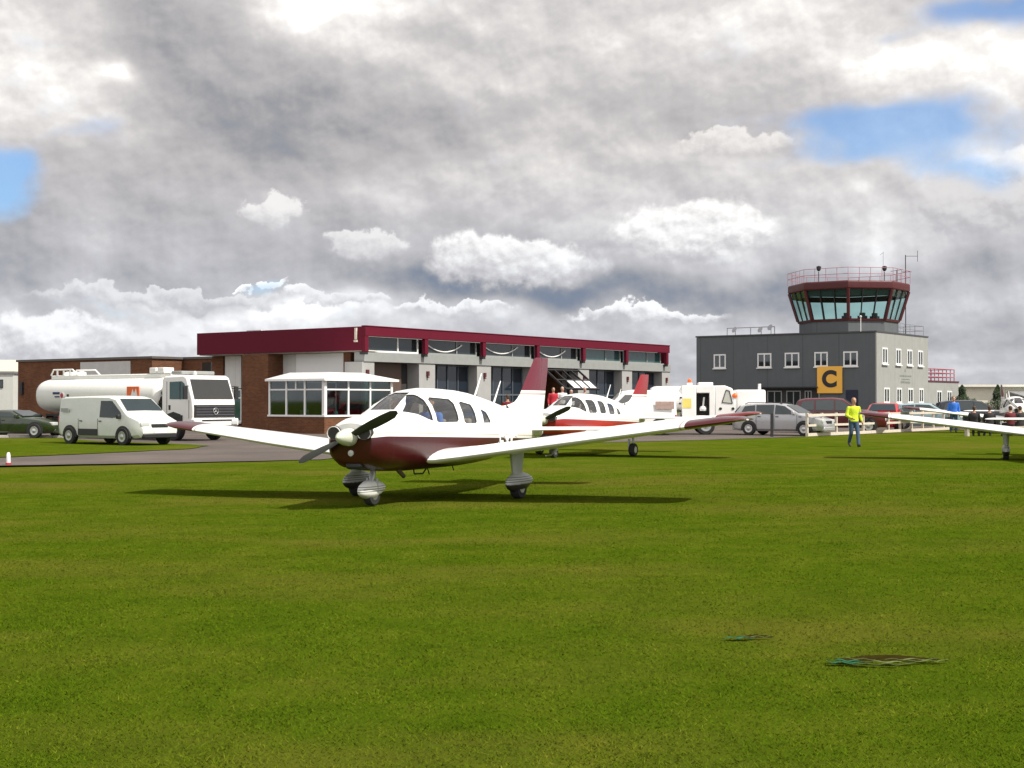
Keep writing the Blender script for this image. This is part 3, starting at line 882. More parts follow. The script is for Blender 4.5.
    for (dx, dy) in ((-2.6, -0.9), (-2.0, -2.0), (-0.9, -2.6)):
        mb = MB(); mb.box((cx + dx - .3, cy + dy - .3, 8.07), (cx + dx + .3, cy + dy + .3, 8.45)); mb.box((cx + dx - .18, cy + dy - .18, 8.45), (cx + dx + .18, cy + dy + .18, 8.7)); mb.build('console', M_dark, t)
    # railing on the cab roof
    mb = MB(); mb2 = MB()
    rr_ = [Vector(p) for p in ring(4.93, 11.16, 8)]
    for k in range(8):
        a, b = rr_[k], rr_[(k + 1) % 8]
        for z in (0.55, 1.05): mb.tube(a + Vector((0, 0, z)), b + Vector((0, 0, z)), 0.022, n=6)
        for j in range(4):
            p = a.lerp(b, j / 4); mb2.tube(p, p + Vector((0, 0, 1.05)), 0.02, n=6)
    o = mb.build('roof_railing', M_pinkrail, t); mb2.build('stanchions', M_pinkrail, o)
    # aerials, speaker and lamps on the roof
    def cabp(px):   # position along the airfield side
        return px
    mb = MB(); p = Vector(ring(5.0, 11.3)[0])
    q = Vector((cx, cy, 11.18))
    ax = Vector((math.cos(-R(54) + R(0)), math.sin(-R(54)), 0))   # world +X in local axes
    base = q + ax * 4.75
    mb.tube(base - Vector((0, 0, 4.4)), base + Vector((0, 0, 2.5)), 0.035)
    mb.tube(base + Vector((0, 0, 2.4)), base + ax * 1.0 + Vector((0, 0, 2.4)), 0.02)
    mb.tube(base + ax * 1.0 + Vector((0, 0, 1.95)), base + ax * 1.0 + Vector((0, 0, 2.85)), 0.02)
    mb.tube(base - ax * 0.3 + Vector((0, 0, 1.1)), base + ax * 0.5 + Vector((0, 0, 1.1)), 0.02)
    mb.build('mast_aerial', M_dark, t)
    mb = MB(); b2 = q + ax * 2.9
    mb.tube(b2, b2 + Vector((0, 0, 2.7)), 0.018, n=6); mb.tube(b2 + Vector((0, 0, 2.5)) - ax * .25, b2 + Vector((0, 0, 2.75)) + ax * .05, 0.018, n=6)
    mb.build('thin_aerial', M_steel, t)
    fwd = Vector((-math.sin(R(54)), -math.cos(R(54)), 0))
    for off, nm in ((2.1, 'loudhailer'), (-3.2, 'roof_lamp')):
        b3 = q + ax * off + fwd * 3.3
        mb = MB(); mb.tube(b3, b3 + Vector((0, 0, 0.8)), 0.03); mb.lathe([(0, .08), (.1, .16), (.35, .20), (.42, .05)], b3 + Vector((0, 0, 0.85)), (0.1, 0, 1), 12); mb.build(nm, M_dark, t)
    mb = MB(); b4 = q + ax * 3.6 + fwd * 1.5
    mb.tube(b4, b4 + Vector((0, 0, 1.1)), 0.03); mb.tube(b4 + Vector((0, 0, 1.0)) - ax * .5, b4 + Vector((0, 0, 1.15)) + ax * .5, 0.02); mb.build('anemometer', M_dark, t)
    # rail on the main roof
    def rail(pts, hts, m, nm, sp=1.5, r=0.022):
        a_ = MB()
        for p0, p1 in zip(pts[:-1], pts[1:]):
            p0, p1 = Vector(p0), Vector(p1)
            for z in hts: a_.tube(p0 + Vector((0, 0, z)), p1 + Vector((0, 0, z)), r, n=6)
            k = max(1, int((p1 - p0).length / sp))
            for j in range(k + 1):
                p = p0.lerp(p1, j / k); a_.tube(p, p + Vector((0, 0, hts[-1])), r, n=6)
        return a_.build(nm, m, t)
    rail([(9.5, 0.3, H + .14), (11.6, 0.3, H + .14), (11.6, 9.0, H + .14)], (0.45, 0.85), M_steel, 'roof_handrail')
    rail([(6, 0.3, H + .14), (9.5, 0.3, H + .14)], (0.45, 0.85), M_steel, 'roof_handrail', 0.9)
    rail([(2.0, 9.6, H + .14), (2.0, 14.0, H + .14)], (0.7,), M_steel, 'roof_handrail', 1.8, 0.035)
    for (y, z) in ((13.2, .5), (10.8, .45), (9.9, .6)):
        mb = MB(); mb.lathe([(0, .05), (.06, .2), (.1, .28)], (1.9, y, H + .14 + z), (-1, 0.4, .5), 14); mb.tube((1.95, y, H + .14), (1.95, y, H + .14 + z), .03); mb.build('satellite_dish', M_steel, t)
    mb = MB(); mb.lathe([(0, .07), (.1, .10), (.16, .02)], (-0.2, 1.2, H + 1.2), (0, 0, 1), 10); mb.tube((-0.2, 1.2, H + .1), (-.2, 1.2, H + 1.2), .03); mb.build('beacon', M_frame, t)
    # single storey annex
    mb = MB(); mb.box((11.9, 0.02, 0), (19.94, 8.0, 3.2)); mb.build('annex_wall', M_cream, t)
    mb = MB(); mb.box((11.92, -.03, 3.2), (20.0, 8.05, 3.33)); mb.build('annex_coping', M_fasciadark, t)
    for a, b in ((14.0, 15.3), (16.7, 18.0)): wall_window(t, 'y', a, b, 1.2, 2.45, 0.018, 2, fw=0.12)
    rail([(12.3, 0.3, 3.33), (19.6, 0.3, 3.33), (19.6, 7.6, 3.33)], (0.35, 0.7, 1.05), M_pinkrail, 'annex_railing', 1.0, 0.045)


control_tower()


def far_buildings():
    t = thing('white_shed', 'white rendered shed with one small dark window at the left edge', 'shed', (-39.5, 97, 0), R(2))
    mb = MB(); mb.box((-12, 0, 0), (4.0, 9, 3.52)); mb.build('wall', panel_mat('off_white_render', (0.55, 0.56, 0.52), 3.0, depth=.1), t)
    mb = MB(); mb.box((-12.1, -.1, 3.52), (4.1, 9.1, 3.68)); mb.build('roof_edge', mat('grey_roof_edge', (.2, .2, .19), .7), t)
    wall_window(t, 'y', 2.6, 3.3, 2.5, 3.1, -0.003, 1, sill=False, fw=.05, frame=M_dark)
    t = thing('far_hangar', 'pale cream roofed hangar far behind the white shed', 'hangar', (-75, 165, 0), R(0))
    mb = MB(); mb.box((-40, 0, 0), (17, 30, 5.0)); mb.build('wall', M_whitewall, t)
    mb = MB()
    mb.prism([(-0.5, 4.6), (-0.5, 4.9), (13, 6.9), (26, 4.9), (31, 4.6)], lambda p: (-40.5, p[0], p[1]), lambda p: (17.6, p[0], p[1]))
    mb.build('roof', mat('cream_sheet_roof', (0.62, 0.60, 0.46), 0.5, var=.04), t)
    t = thing('long_hangar', 'long low cream hangar on the right behind the dark conifers', 'hangar', (48, 150, 0), R(0))
    mb = MB(); mb.box((0, 0, 0), (90, 25, 3.1)); mb.build('wall', mat('cream_sheet_wall', (0.66, 0.64, 0.52), 0.6, var=.04), t)
    mb = MB(); mb.box((-.6, -.6, 3.1), (90, 25.5, 3.35)); mb.build('roof', mat('pale_sheet_roof', (0.72, 0.70, 0.60), 0.5, var=.04), t)
    t = thing('grey_lean_to', 'grey lean-to against the long cream hangar at the right edge', 'shed', (54.5, 144, 0), R(0))
    mb = MB(); mb.prism([(0, 0), (0, 1.9), (5.4, 2.5), (5.4, 0)], lambda p: (0, p[0], p[1]), lambda p: (30, p[0], p[1])); mb.build('wall', M_greyB, t)
    mb = MB(); mb.prism([(-.3, 1.9), (-.3, 2.0), (5.4, 2.62), (5.4, 2.52)], lambda p: (-.3, p[0], p[1]), lambda p: (30.3, p[0], p[1])); mb.build('roof', M_steel, t)


far_buildings()


# ------------------------------------------------------------------ trees and hedges
def leaf_mat():
    if 'leaf' in MATS: return MATS['leaf']
    m = bpy.data.materials.new('conifer_leaf'); m.use_nodes = True
    t = NT(m.node_tree); p = m.node_tree.nodes['Principled BSDF']
    g = t.n('ShaderNodeNewGeometry').outputs['Position']
    n = t.noise(g, 2.2, 4)
    t.put(p.inputs['Base Color'], t.ramp(n, [(0.3, (0.010, 0.026, 0.010)), (0.5, (0.024, 0.050, 0.014)), (0.7, (0.055, 0.085, 0.020))]))
    p.inputs['Roughness'].default_value = 0.7
    MATS['leaf'] = m
    return m


def conifer(x, y, h, r, label, seed):
    t = thing('conifer_tree', label, 'tree', (x, y, 0), 0, 'conifers by the annex')
    mb = MB(); mb.tube((0, 0, 0), (0, 0, h * .9), 0.13, 0.03, 8)
    for k in range(9):
        z = h * (.15 + .08 * k); a = k * 2.4; mb.tube((0, 0, z), (math.cos(a) * r * .6, math.sin(a) * r * .6, z + .35), .035, .01, 5)
    mb.build('trunk', mat('bark', (0.08, 0.055, 0.04), 0.9), t)
    rg = random.Random(seed); mb = MB()
    for _ in range(5200):
        u = rg.random() ** 0.8; z = 0.1 + (h - 0.1) * u
        rad = r * (min(1, (1 - u) * 2.0) ** 0.75) * (0.82 + .18 * math.sin(z * 7 + seed)) * (.9 + .2 * math.sin(3 * z + 5))
        a = rg.uniform(0, 2 * math.pi); q = rad * (rg.random() ** 0.35) * (1 + .12 * math.sin(3 * a + z * 4))
        c = Vector((q * math.cos(a), q * math.sin(a), z + rg.uniform(-.08, .08)))
        d = Vector((rg.gauss(0, 1), rg.gauss(0, 1), rg.gauss(.6, .7))).normalized() * rg.uniform(.06, .13)
        e = d.orthogonal().normalized() * d.length * .4
        mb.face([c - e, c + e, c + d])
    mb.build('crown', leaf_mat(), t)


conifer(39.9, 121.0, 2.9, 0.95, 'dark cypress standing against the end of the cream annex', 2)
conifer(42.7, 120.0, 2.9, 1.0, 'dark cypress standing alone nearer the right edge', 5)


def hedge(x0, x1, y, h, dep, label):
    t = thing('hedge', label, 'hedge', ((x0 + x1) / 2, y, 0))
    rg = random.Random(8); mb = MB(); L = (x1 - x0) / 2
    for _ in range(4200):
        ux = rg.uniform(-1, 1); hh = h * (.75 + .25 * math.sin(ux * 5 + 1)) * (1 - .5 * abs(ux) ** 4)
        c = Vector((ux * L, rg.uniform(-dep, dep), hh * rg.random() ** .45))
        d = Vector((rg.gauss(0, 1), rg.gauss(0, 1), rg.gauss(.5, .7))).normalized() * rg.uniform(.08, .15); e = d.orthogonal().normalized() * d.length * .45
        mb.face([c - e, c + e, c + d])
    mb.build('foliage', leaf_mat(), t)
    mb = MB()
    for k in range(7): mb.tube((-L * .85 + k * L * .28, 0, 0), (-L * .85 + k * L * .28, 0, h * .6), .03, .015, 6)
    mb.build('stem', MATS['bark'], t)


hedge(40.4, 42.2, 122.5, 1.75, .5, 'low rounded hedge between the two dark cypresses')


# ------------------------------------------------------------------ people
def ell(mb, c, r, n=14, m_=9):
    """ellipsoid"""
    c = Vector(c)
    rings = []
    for i in range(m_ + 1):
        q = math.pi * i / m_; rr = max(math.sin(q), .02)
        rings.append([tuple(c + Vector((r[0] * rr * math.cos(2 * math.pi * k / n), r[1] * rr * math.sin(2 * math.pi * k / n), -r[2] * math.cos(q)))) for k in range(n)])
    mb.loft(rings)


def cap_(mb, p0, p1, r0, r1):
    """tapered limb segment with round ends"""
    mb.tube(p0, p1, r0, r1, 14); ell(mb, p0, (r0,) * 3, 12, 8); ell(mb, p1, (r1,) * 3, 12, 8)


def fuse(mb, name, m, parent, vox=.016, smooth=4):
    """overlapping volumes become one continuous skin"""
    o = mb.build(name, m, None)
    md = o.modifiers.new('r', 'REMESH'); md.mode = 'VOXEL'; md.voxel_size = vox; md.use_smooth_shade = True
    if smooth: sm = o.modifiers.new('s', 'SMOOTH'); sm.factor = .5; sm.iterations = smooth
    bpy.context.view_layer.update(); apply_mods(o)
    o.data.materials.clear(); o.data.materials.append(m)
    o.data.polygons.foreach_set('use_smooth', [True] * len(o.data.polygons))
    o.parent = parent
    return o


def torso(mb, pel, ch, nk, infl, lo=0.0, hi=1.0):
    """rings up the trunk from the crotch to the base of the neck"""
    st = [(0.0, .13, .095), (.10, .165, .115), (.28, .155, .11), (.45, .145, .105), (.65, .168, .122), (.80, .178, .118), (.90, .165, .098), (.96, .11, .078), (1.0, .062, .062)]
    pel, ch, nk = Vector(pel), Vector(ch), Vector(nk)
    rings = []
    for u, rx, ry in st:
        if u < lo or u > hi: continue
        c = pel.lerp(ch, u / .65) if u < .65 else ch.lerp(nk, (u - .65) / .35)
        rings.append([tuple(c + Vector(((rx + infl) * math.copysign(abs(math.cos(q)) ** .85, math.cos(q)), (ry + infl) * math.sin(q), 0))) for q in [2 * math.pi * k / 20 for k in range(20)]])
    mb.loft(rings)


def person(loc, rz, label, top, legs, hair=M_hair, pose='stand', height=1.75, group=None, bald=False, fingers=True, sleeves=True):
    """local frame: the person looks along -Y"""
    t = thing('person', label, 'person', loc, rz, group)
    k = height / 1.75
    t.scale = (k, k, k)
    if pose == 'sit':
        pel, ch, nk, hd = (0, 0, .44), (0, .03, .86), (0, 0, 1.06), (0, -.035, 1.22)
        L = [(.09, 0, .53), (.12, -.42, .52), (.12, -.40, .10), (.13, -.55, .04)]
        Rr = [(-.09, 0, .53), (-.12, -.42, .52), (-.12, -.36, .10), (-.13, -.51, .04)]
        aL = [(.185, .01, .99), (.25, -.06, .73), (.14, -.28, .66)]; aR = [(-.185, .01, .99), (-.25, -.06, .73), (-.14, -.28, .66)]
    else:
        pel, ch, nk, hd = (0, 0, .83), (0, .01, 1.26), (0, 0, 1.475), (0, -.03, 1.635)
        if pose == 'walk':
            L = [(.09, 0, .92), (.10, -.12, .51), (.085, -.22, .09), (.09, -.37, .05)]
            Rr = [(-.09, 0, .92), (-.09, .02, .49), (-.07, .26, .16), (-.07, .17, .03)]
            aL = [(.19, .01, 1.40), (.27, .08, 1.14), (.30, -.02, .90)]; aR = [(-.19, .01, 1.40), (-.27, .0, 1.13), (-.16, -.20, 1.03)]
        else:
            L = [(.09, 0, .92), (.10, -.02, .50), (.11, .02, .09), (.12, -.12, .035)]
            Rr = [(-.09, 0, .92), (-.11, .0, .50), (-.12, .03, .09), (-.14, -.11, .035)]
            aL = [(.19, .01, 1.40), (.25, .03, 1.12), (.26, -.06, .88)]; aR = [(-.19, .01, 1.40), (-.25, .03, 1.12), (-.25, -.06, .88)]
        if pose == 'lean': aL = [(.19, .01, 1.40), (.26, -.05, 1.14), (.08, -.22, 1.12)]; aR = [(-.19, .01, 1.40), (-.26, -.05, 1.14), (-.06, -.24, 1.10)]
    hd = Vector(hd)
    mb = MB()
    torso(mb, pel, ch, nk, -.012)
    cap_(mb, Vector(nk) - Vector((0, -.005, .03)), hd - Vector((0, -.025, .06)), .058, .054)
    ell(mb, hd + Vector((0, .012, .025)), (.076, .094, .094)); ell(mb, hd + Vector((0, -.022, -.045)), (.058, .068, .070))
    mb.loft([[tuple(hd + Vector((x, y, z))) for x, y in ((.007, -.075), (-.007, -.075), (-.014, -.10 - (.02 if z < -.01 else 0)), (.014, -.10 - (.02 if z < -.01 else 0)))] for z in (.02, -.03)])
    for sx in (1, -1): ell(mb, hd + Vector((sx * .079, .012, -.008)), (.010, .020, .032), 10, 6)
    for leg in (L, Rr):
        cap_(mb, leg[0], leg[1], .082, .052); cap_(mb, leg[1], leg[2], .054, .036); cap_(mb, leg[2], leg[3], .036, .030)
    for arm in (aL, aR):
        cap_(mb, arm[0], arm[1], .052, .040); cap_(mb, arm[1], arm[2], .040, .027)
        wv = Vector(arm[2]); d = (wv - Vector(arm[1])).normalized(); sx = 1 if arm[2][0] > 0 else -1
        cap_(mb, wv, wv + d * .07, .028, .034)
        sdv = Vector((0, -1, 0)); sdv = (sdv - d * sdv.dot(d)).normalized()
        for q in range(4):
            b = wv + d * .085 + sdv * (.030 - .019 * q); ln = (.062, .07, .064, .05)[q]
            e = b + d * ln * .55; cap_(mb, b, e, .0105, .010); cap_(mb, e, e + (d * .8 + Vector((-sx * .5, 0, 0))) * ln * .5, .010, .009)
        cap_(mb, wv + d * .03 + sdv * .02, wv + d * .075 + sdv * .060, .013, .011)
    fuse(mb, 'body', M_skin, t, .0105 if fingers else .015, 2)
    mb = MB()
    for sx in (-1, 1): ell(mb, hd + Vector((sx * .029, -.080, .012)), (.012, .010, .008), 8, 6)
    mb.build('eyes', M_dark, t, smooth=True)
    mb = MB(); ell(mb, hd + Vector((0, -.088, -.052)), (.022, .006, .005), 8, 5); mb.build('mouth', mat('lips', (.30, .10, .08), .5), t, smooth=True)
    # jacket
    mb = MB(); torso(mb, pel, ch, nk, .016, .10, .98)
    for arm in (aL, aR):
        cap_(mb, Vector(arm[0]) + Vector((0, 0, -.015)), arm[1], .067, .056)
        if sleeves: cap_(mb, arm[1], Vector(arm[1]).lerp(Vector(arm[2]), .86), .058, .045)
    fuse(mb, 'jacket', top, t, .017, 5)
    mb = MB(); torso(mb, pel, ch, nk, .008, 0.0, .30)
    for leg in (L, Rr): cap_(mb, leg[0], leg[1], .098, .072); cap_(mb, leg[1], Vector(leg[1]).lerp(Vector(leg[2]), .97), .072, .060)
    fuse(mb, 'trousers', legs, t, .017, 5)
    for leg in (L, Rr):
        a_, b_ = Vector(leg[2]), Vector(leg[3])
        mb = MB(); cap_(mb, a_ + Vector((0, .03, -.04)), a_.lerp(b_, .6) + Vector((0, 0, -.01)), .045, .044); cap_(mb, a_.lerp(b_, .5), b_, .046, .034)
        fuse(mb, 'shoe', M_shoe, t, .014, 2)
    if not bald:
        mb = MB(); ell(mb, hd + Vector((0, .026, .040)), (.084, .092, .088)); ell(mb, hd + Vector((0, .055, -.01)), (.074, .055, .075))
        mb.build('hair', hair, t, smooth=True)
    return t


# ------------------------------------------------------------------ light aircraft
def superell(hw, zc, zt, zb, nu=2.4, nl=3.2, n=28):
    pts = []
    for i in range(n):
        a = 2 * math.pi * i / n
        c, s_ = math.cos(a), math.sin(a)
        if s_ >= 0: e = 2.0 / nu; y = hw * math.copysign(abs(c) ** e, c); z = zc + (zt - zc) * abs(s_) ** e
        else: e = 2.0 / nl; y = hw * math.copysign(abs(c) ** e, c); z = zc - (zc - zb) * abs(s_) ** e
        pts.append((y, z))
    return pts


#          x     hw    zc    zt    zb
FUS = [(2.60, .36, 1.00, 1.27, .74), (2.54, .43, .99, 1.315, .66), (2.35, .50, .98, 1.365, .575), (2.0, .55, .97, 1.41, .53), (1.80, .565, .97, 1.435, .515),
       (1.66, .57, .97, 1.50, .51), (1.45, .575, .96, 1.605, .50), (1.2, .58, .96, 1.71, .50), (.95, .58, .96, 1.775, .50), (.6, .58, .96, 1.81, .50), (.1, .575, .96, 1.81, .50),
       (-.4, .56, .96, 1.79, .505), (-.9, .53, .96, 1.745, .52), (-1.4, .485, .96, 1.675, .55), (-1.9, .43, .965, 1.595, .60), (-2.5, .345, .98, 1.49, .68),
       (-3.1, .255, 1.0, 1.39, .765), (-3.7, .165, 1.01, 1.28, .85), (-4.15, .09, 1.02, 1.18, .91), (-4.3, .04, 1.02, 1.12, .95)]


def fus_dense(scale=1.0, x0=None, x1=None, step=None):
    F = np.array(FUS)[::-1]
    xs = [f[0] for f in FUS]
    if x0 is not None: xs = [x0] + [x for x in xs if x1 < x < x0] + [x1]
    out = []
    for x in xs:
        hw, zc, zt, zb = (float(np.interp(x, F[:, 0], F[:, k])) for k in (1, 2, 3, 4))
        m = (zt + zb) / 2
        out.append([(x, y, z) for y, z in superell(hw - scale, zc, zt - scale, zb + scale, 2.5 if x < 1.7 else 2.3)])
    return out


WIN_A = [  # side view (x, z): front quarter light, two windows, small rear light
    [(1.66, 1.43), (1.54, 1.50), (1.38, 1.60), (1.22, 1.69), (1.18, 1.70), (1.10, 1.70), (1.06, 1.62), (1.05, 1.28), (1.2, 1.31), (1.42, 1.385)],
    [(.92, 1.27), (.95, 1.62), (.86, 1.655), (.28, 1.625), (.20, 1.56), (.18, 1.29), (.24, 1.25), (.85, 1.25)],
    [(-.02, 1.25), (.0, 1.56), (-.1, 1.585), (-.42, 1.535), (-.47, 1.46), (-.50, 1.25), (-.46, 1.22), (-.08, 1.22)],
    [(-.78, 1.46), (-.98, 1.40), (-1.10, 1.25), (-1.08, 1.22), (-.80, 1.22)],
]
WIN_B = [
    [(1.66, 1.43), (1.54, 1.50), (1.38, 1.60), (1.22, 1.69), (1.18, 1.70), (1.10, 1.70), (1.06, 1.62), (1.05, 1.28), (1.2, 1.31), (1.42, 1.385)],
    [(.88, 1.27), (.90, 1.60), (.82, 1.63), (.46, 1.62), (.39, 1.56), (.37, 1.29), (.44, 1.25), (.82, 1.25)],
    [(.14, 1.27), (.16, 1.57), (.08, 1.60), (-.18, 1.58), (-.25, 1.52), (-.27, 1.27), (-.2, 1.23), (.08, 1.23)],
    [(-.52, 1.24), (-.50, 1.50), (-.58, 1.53), (-.86, 1.49), (-.92, 1.43), (-.94, 1.24), (-.88, 1.20), (-.58, 1.20)],
    [(-1.18, 1.40), (-1.34, 1.34), (-1.46, 1.22), (-1.44, 1.19), (-1.20, 1.19)],
]


def livery_mat(name, low, grad):
    """white above, coloured below a cheat line that runs along the body"""
    m = bpy.data.materials.new(name); m.use_nodes = True
    t = NT(m.node_tree); p = m.node_tree.nodes['Principled BSDF']
    tc = t.n('ShaderNodeTexCoord'); s = t.n('ShaderNodeSeparateXYZ'); t.put(s.inputs[0], tc.outputs['Object'])
    x, y, z = s.outputs
    line = t.mad(x, grad[0], grad[1])
    line = t.sub(line, t.mul(t.smooth(x, 2.3, 3.0), 0.06))
    d = t.sub(z, line)
    inlow = t.smooth(d, 0.003, -0.003)
    st1 = t.mul(t.smooth(d, 0.045, 0.048), t.smooth(d, 0.062, 0.059))
    n = t.noise(tc.outputs['Object'], 2.0, 5)
    f = t.mad(t.sub(n, 0.5), 0.08, 1.0)
    c = t.mixc(1.0, (0.84, 0.83, 0.80, 1), t.vec(f, f, f), 'MULTIPLY')
    c = t.mixc(t.mul(st1, .75), c, (0.35, 0.25, 0.10, 1))
    c = t.mixc(inlow, c, (*low, 1))
    # panel joints and grime streaks
    jx = t.m('FRACT', t.mul(t.add(x, 10.05), 1.55)); joint = t.smooth(t.m('ABSOLUTE', t.sub(jx, .5)), .490, .499)
    c = t.mixc(t.mul(joint, 0.25), c, (0.1, 0.09, 0.08, 1))
    zr = t.m('FRACT', t.mul(z, 4.2)); zj = t.smooth(t.m('ABSOLUTE', t.sub(zr, .5)), .488, .499)
    c = t.mixc(t.mul(zj, t.mul(t.smooth(x, 1.0, .9), .16)), c, (0.1, 0.09, 0.08, 1))
    gr = t.noise(t.vec(t.mul(x, 1.2), y, t.mul(z, 9.0)), 1.6, 5, .7)
    c = t.mixc(t.smooth(gr, .56, .8, 0.0, .22), c, (0.12, 0.10, 0.08, 1))
    t.put(p.inputs['Base Color'], c)
    p.inputs['Roughness'].default_value = 0.3; p.inputs['Coat Weight'].default_value = 0.12; p.inputs['Coat Roughness'].default_value = .1
    MATS[name] = m
    return m


def band_mat(name, axis, thr, tipc, stripe=True):
    """painted tip beyond a threshold along one axis"""
    m = bpy.data.materials.new(name); m.use_nodes = True
    t = NT(m.node_tree); p = m.node_tree.nodes['Principled BSDF']
    tc = t.n('ShaderNodeTexCoord'); s = t.n('ShaderNodeSeparateXYZ'); t.put(s.inputs[0], tc.outputs['Object'])
    a = s.outputs[axis]
    if axis == 1: a = t.m('ABSOLUTE', a)
    inn = t.smooth(a, thr - .003, thr + .003)
    st = t.mul(t.smooth(a, thr - .085, thr - .08), t.smooth(a, thr - .05, thr - .055))
    n = t.noise(tc.outputs['Object'], 2.4, 5)
    f = t.mad(t.sub(n, 0.5), 0.09, 1.0)
    c = t.mixc(1.0, (0.84, 0.83, 0.80, 1), t.vec(f, f, f), 'MULTIPLY')
    if stripe: c = t.mixc(t.mul(st, .6), c, (0.2, 0.03, 0.04, 1))
    c = t.mixc(inn, c, (*tipc, 1))
    t.put(p.inputs['Base Color'], c)
    p.inputs['Roughness'].default_value = 0.25; p.inputs['Coat Weight'].default_value = 0.3
    MATS[name] = m
    return m


def airfoil(le, chord, z, tk, y, c0=0.0, c1=1.0, n=14, dz=0.0):
    """closed ring in body axes, x decreasing aft from the leading edge"""
    def th(u): return 5 * tk * (.2969 * math.sqrt(u) - .126 * u - .3516 * u * u + .2843 * u ** 3 - .1015 * u ** 4)
    us = [c0 + (c1 - c0) * (.5 - .5 * math.cos(math.pi * i / (n - 1))) if c0 == 0 else c0 + (c1 - c0) * i / (n - 1) for i in range(n)]
    up = [(le - chord * u, y, z + chord * (th(u) * 1.15 + .02 * math.sin(math.pi * u)) + dz) for u in us]
    lo = [(le - chord * u, y, z - chord * (th(u) * .85 - .02 * math.sin(math.pi * u)) + dz) for u in reversed(us)]
    return up + lo


def wing_st(y):
    ys = [.35, .62, 1.05, 2.75, 5.05, 5.28, 5.36]
    le = [1.30, 1.18, .92, .86, .56, .46, .28]
    te = [-.84, -.82, -.80, -.78, -.60, -.52, -.30]
    tk = [.11, .118, .125, .125, .11, .08, .03]
    i = np.interp
    L, T = float(i(y, ys, le)), float(i(y, ys, te))
    return L, L - T, .665 + max(0, y - .6) * .123, float(i(y, ys, tk))


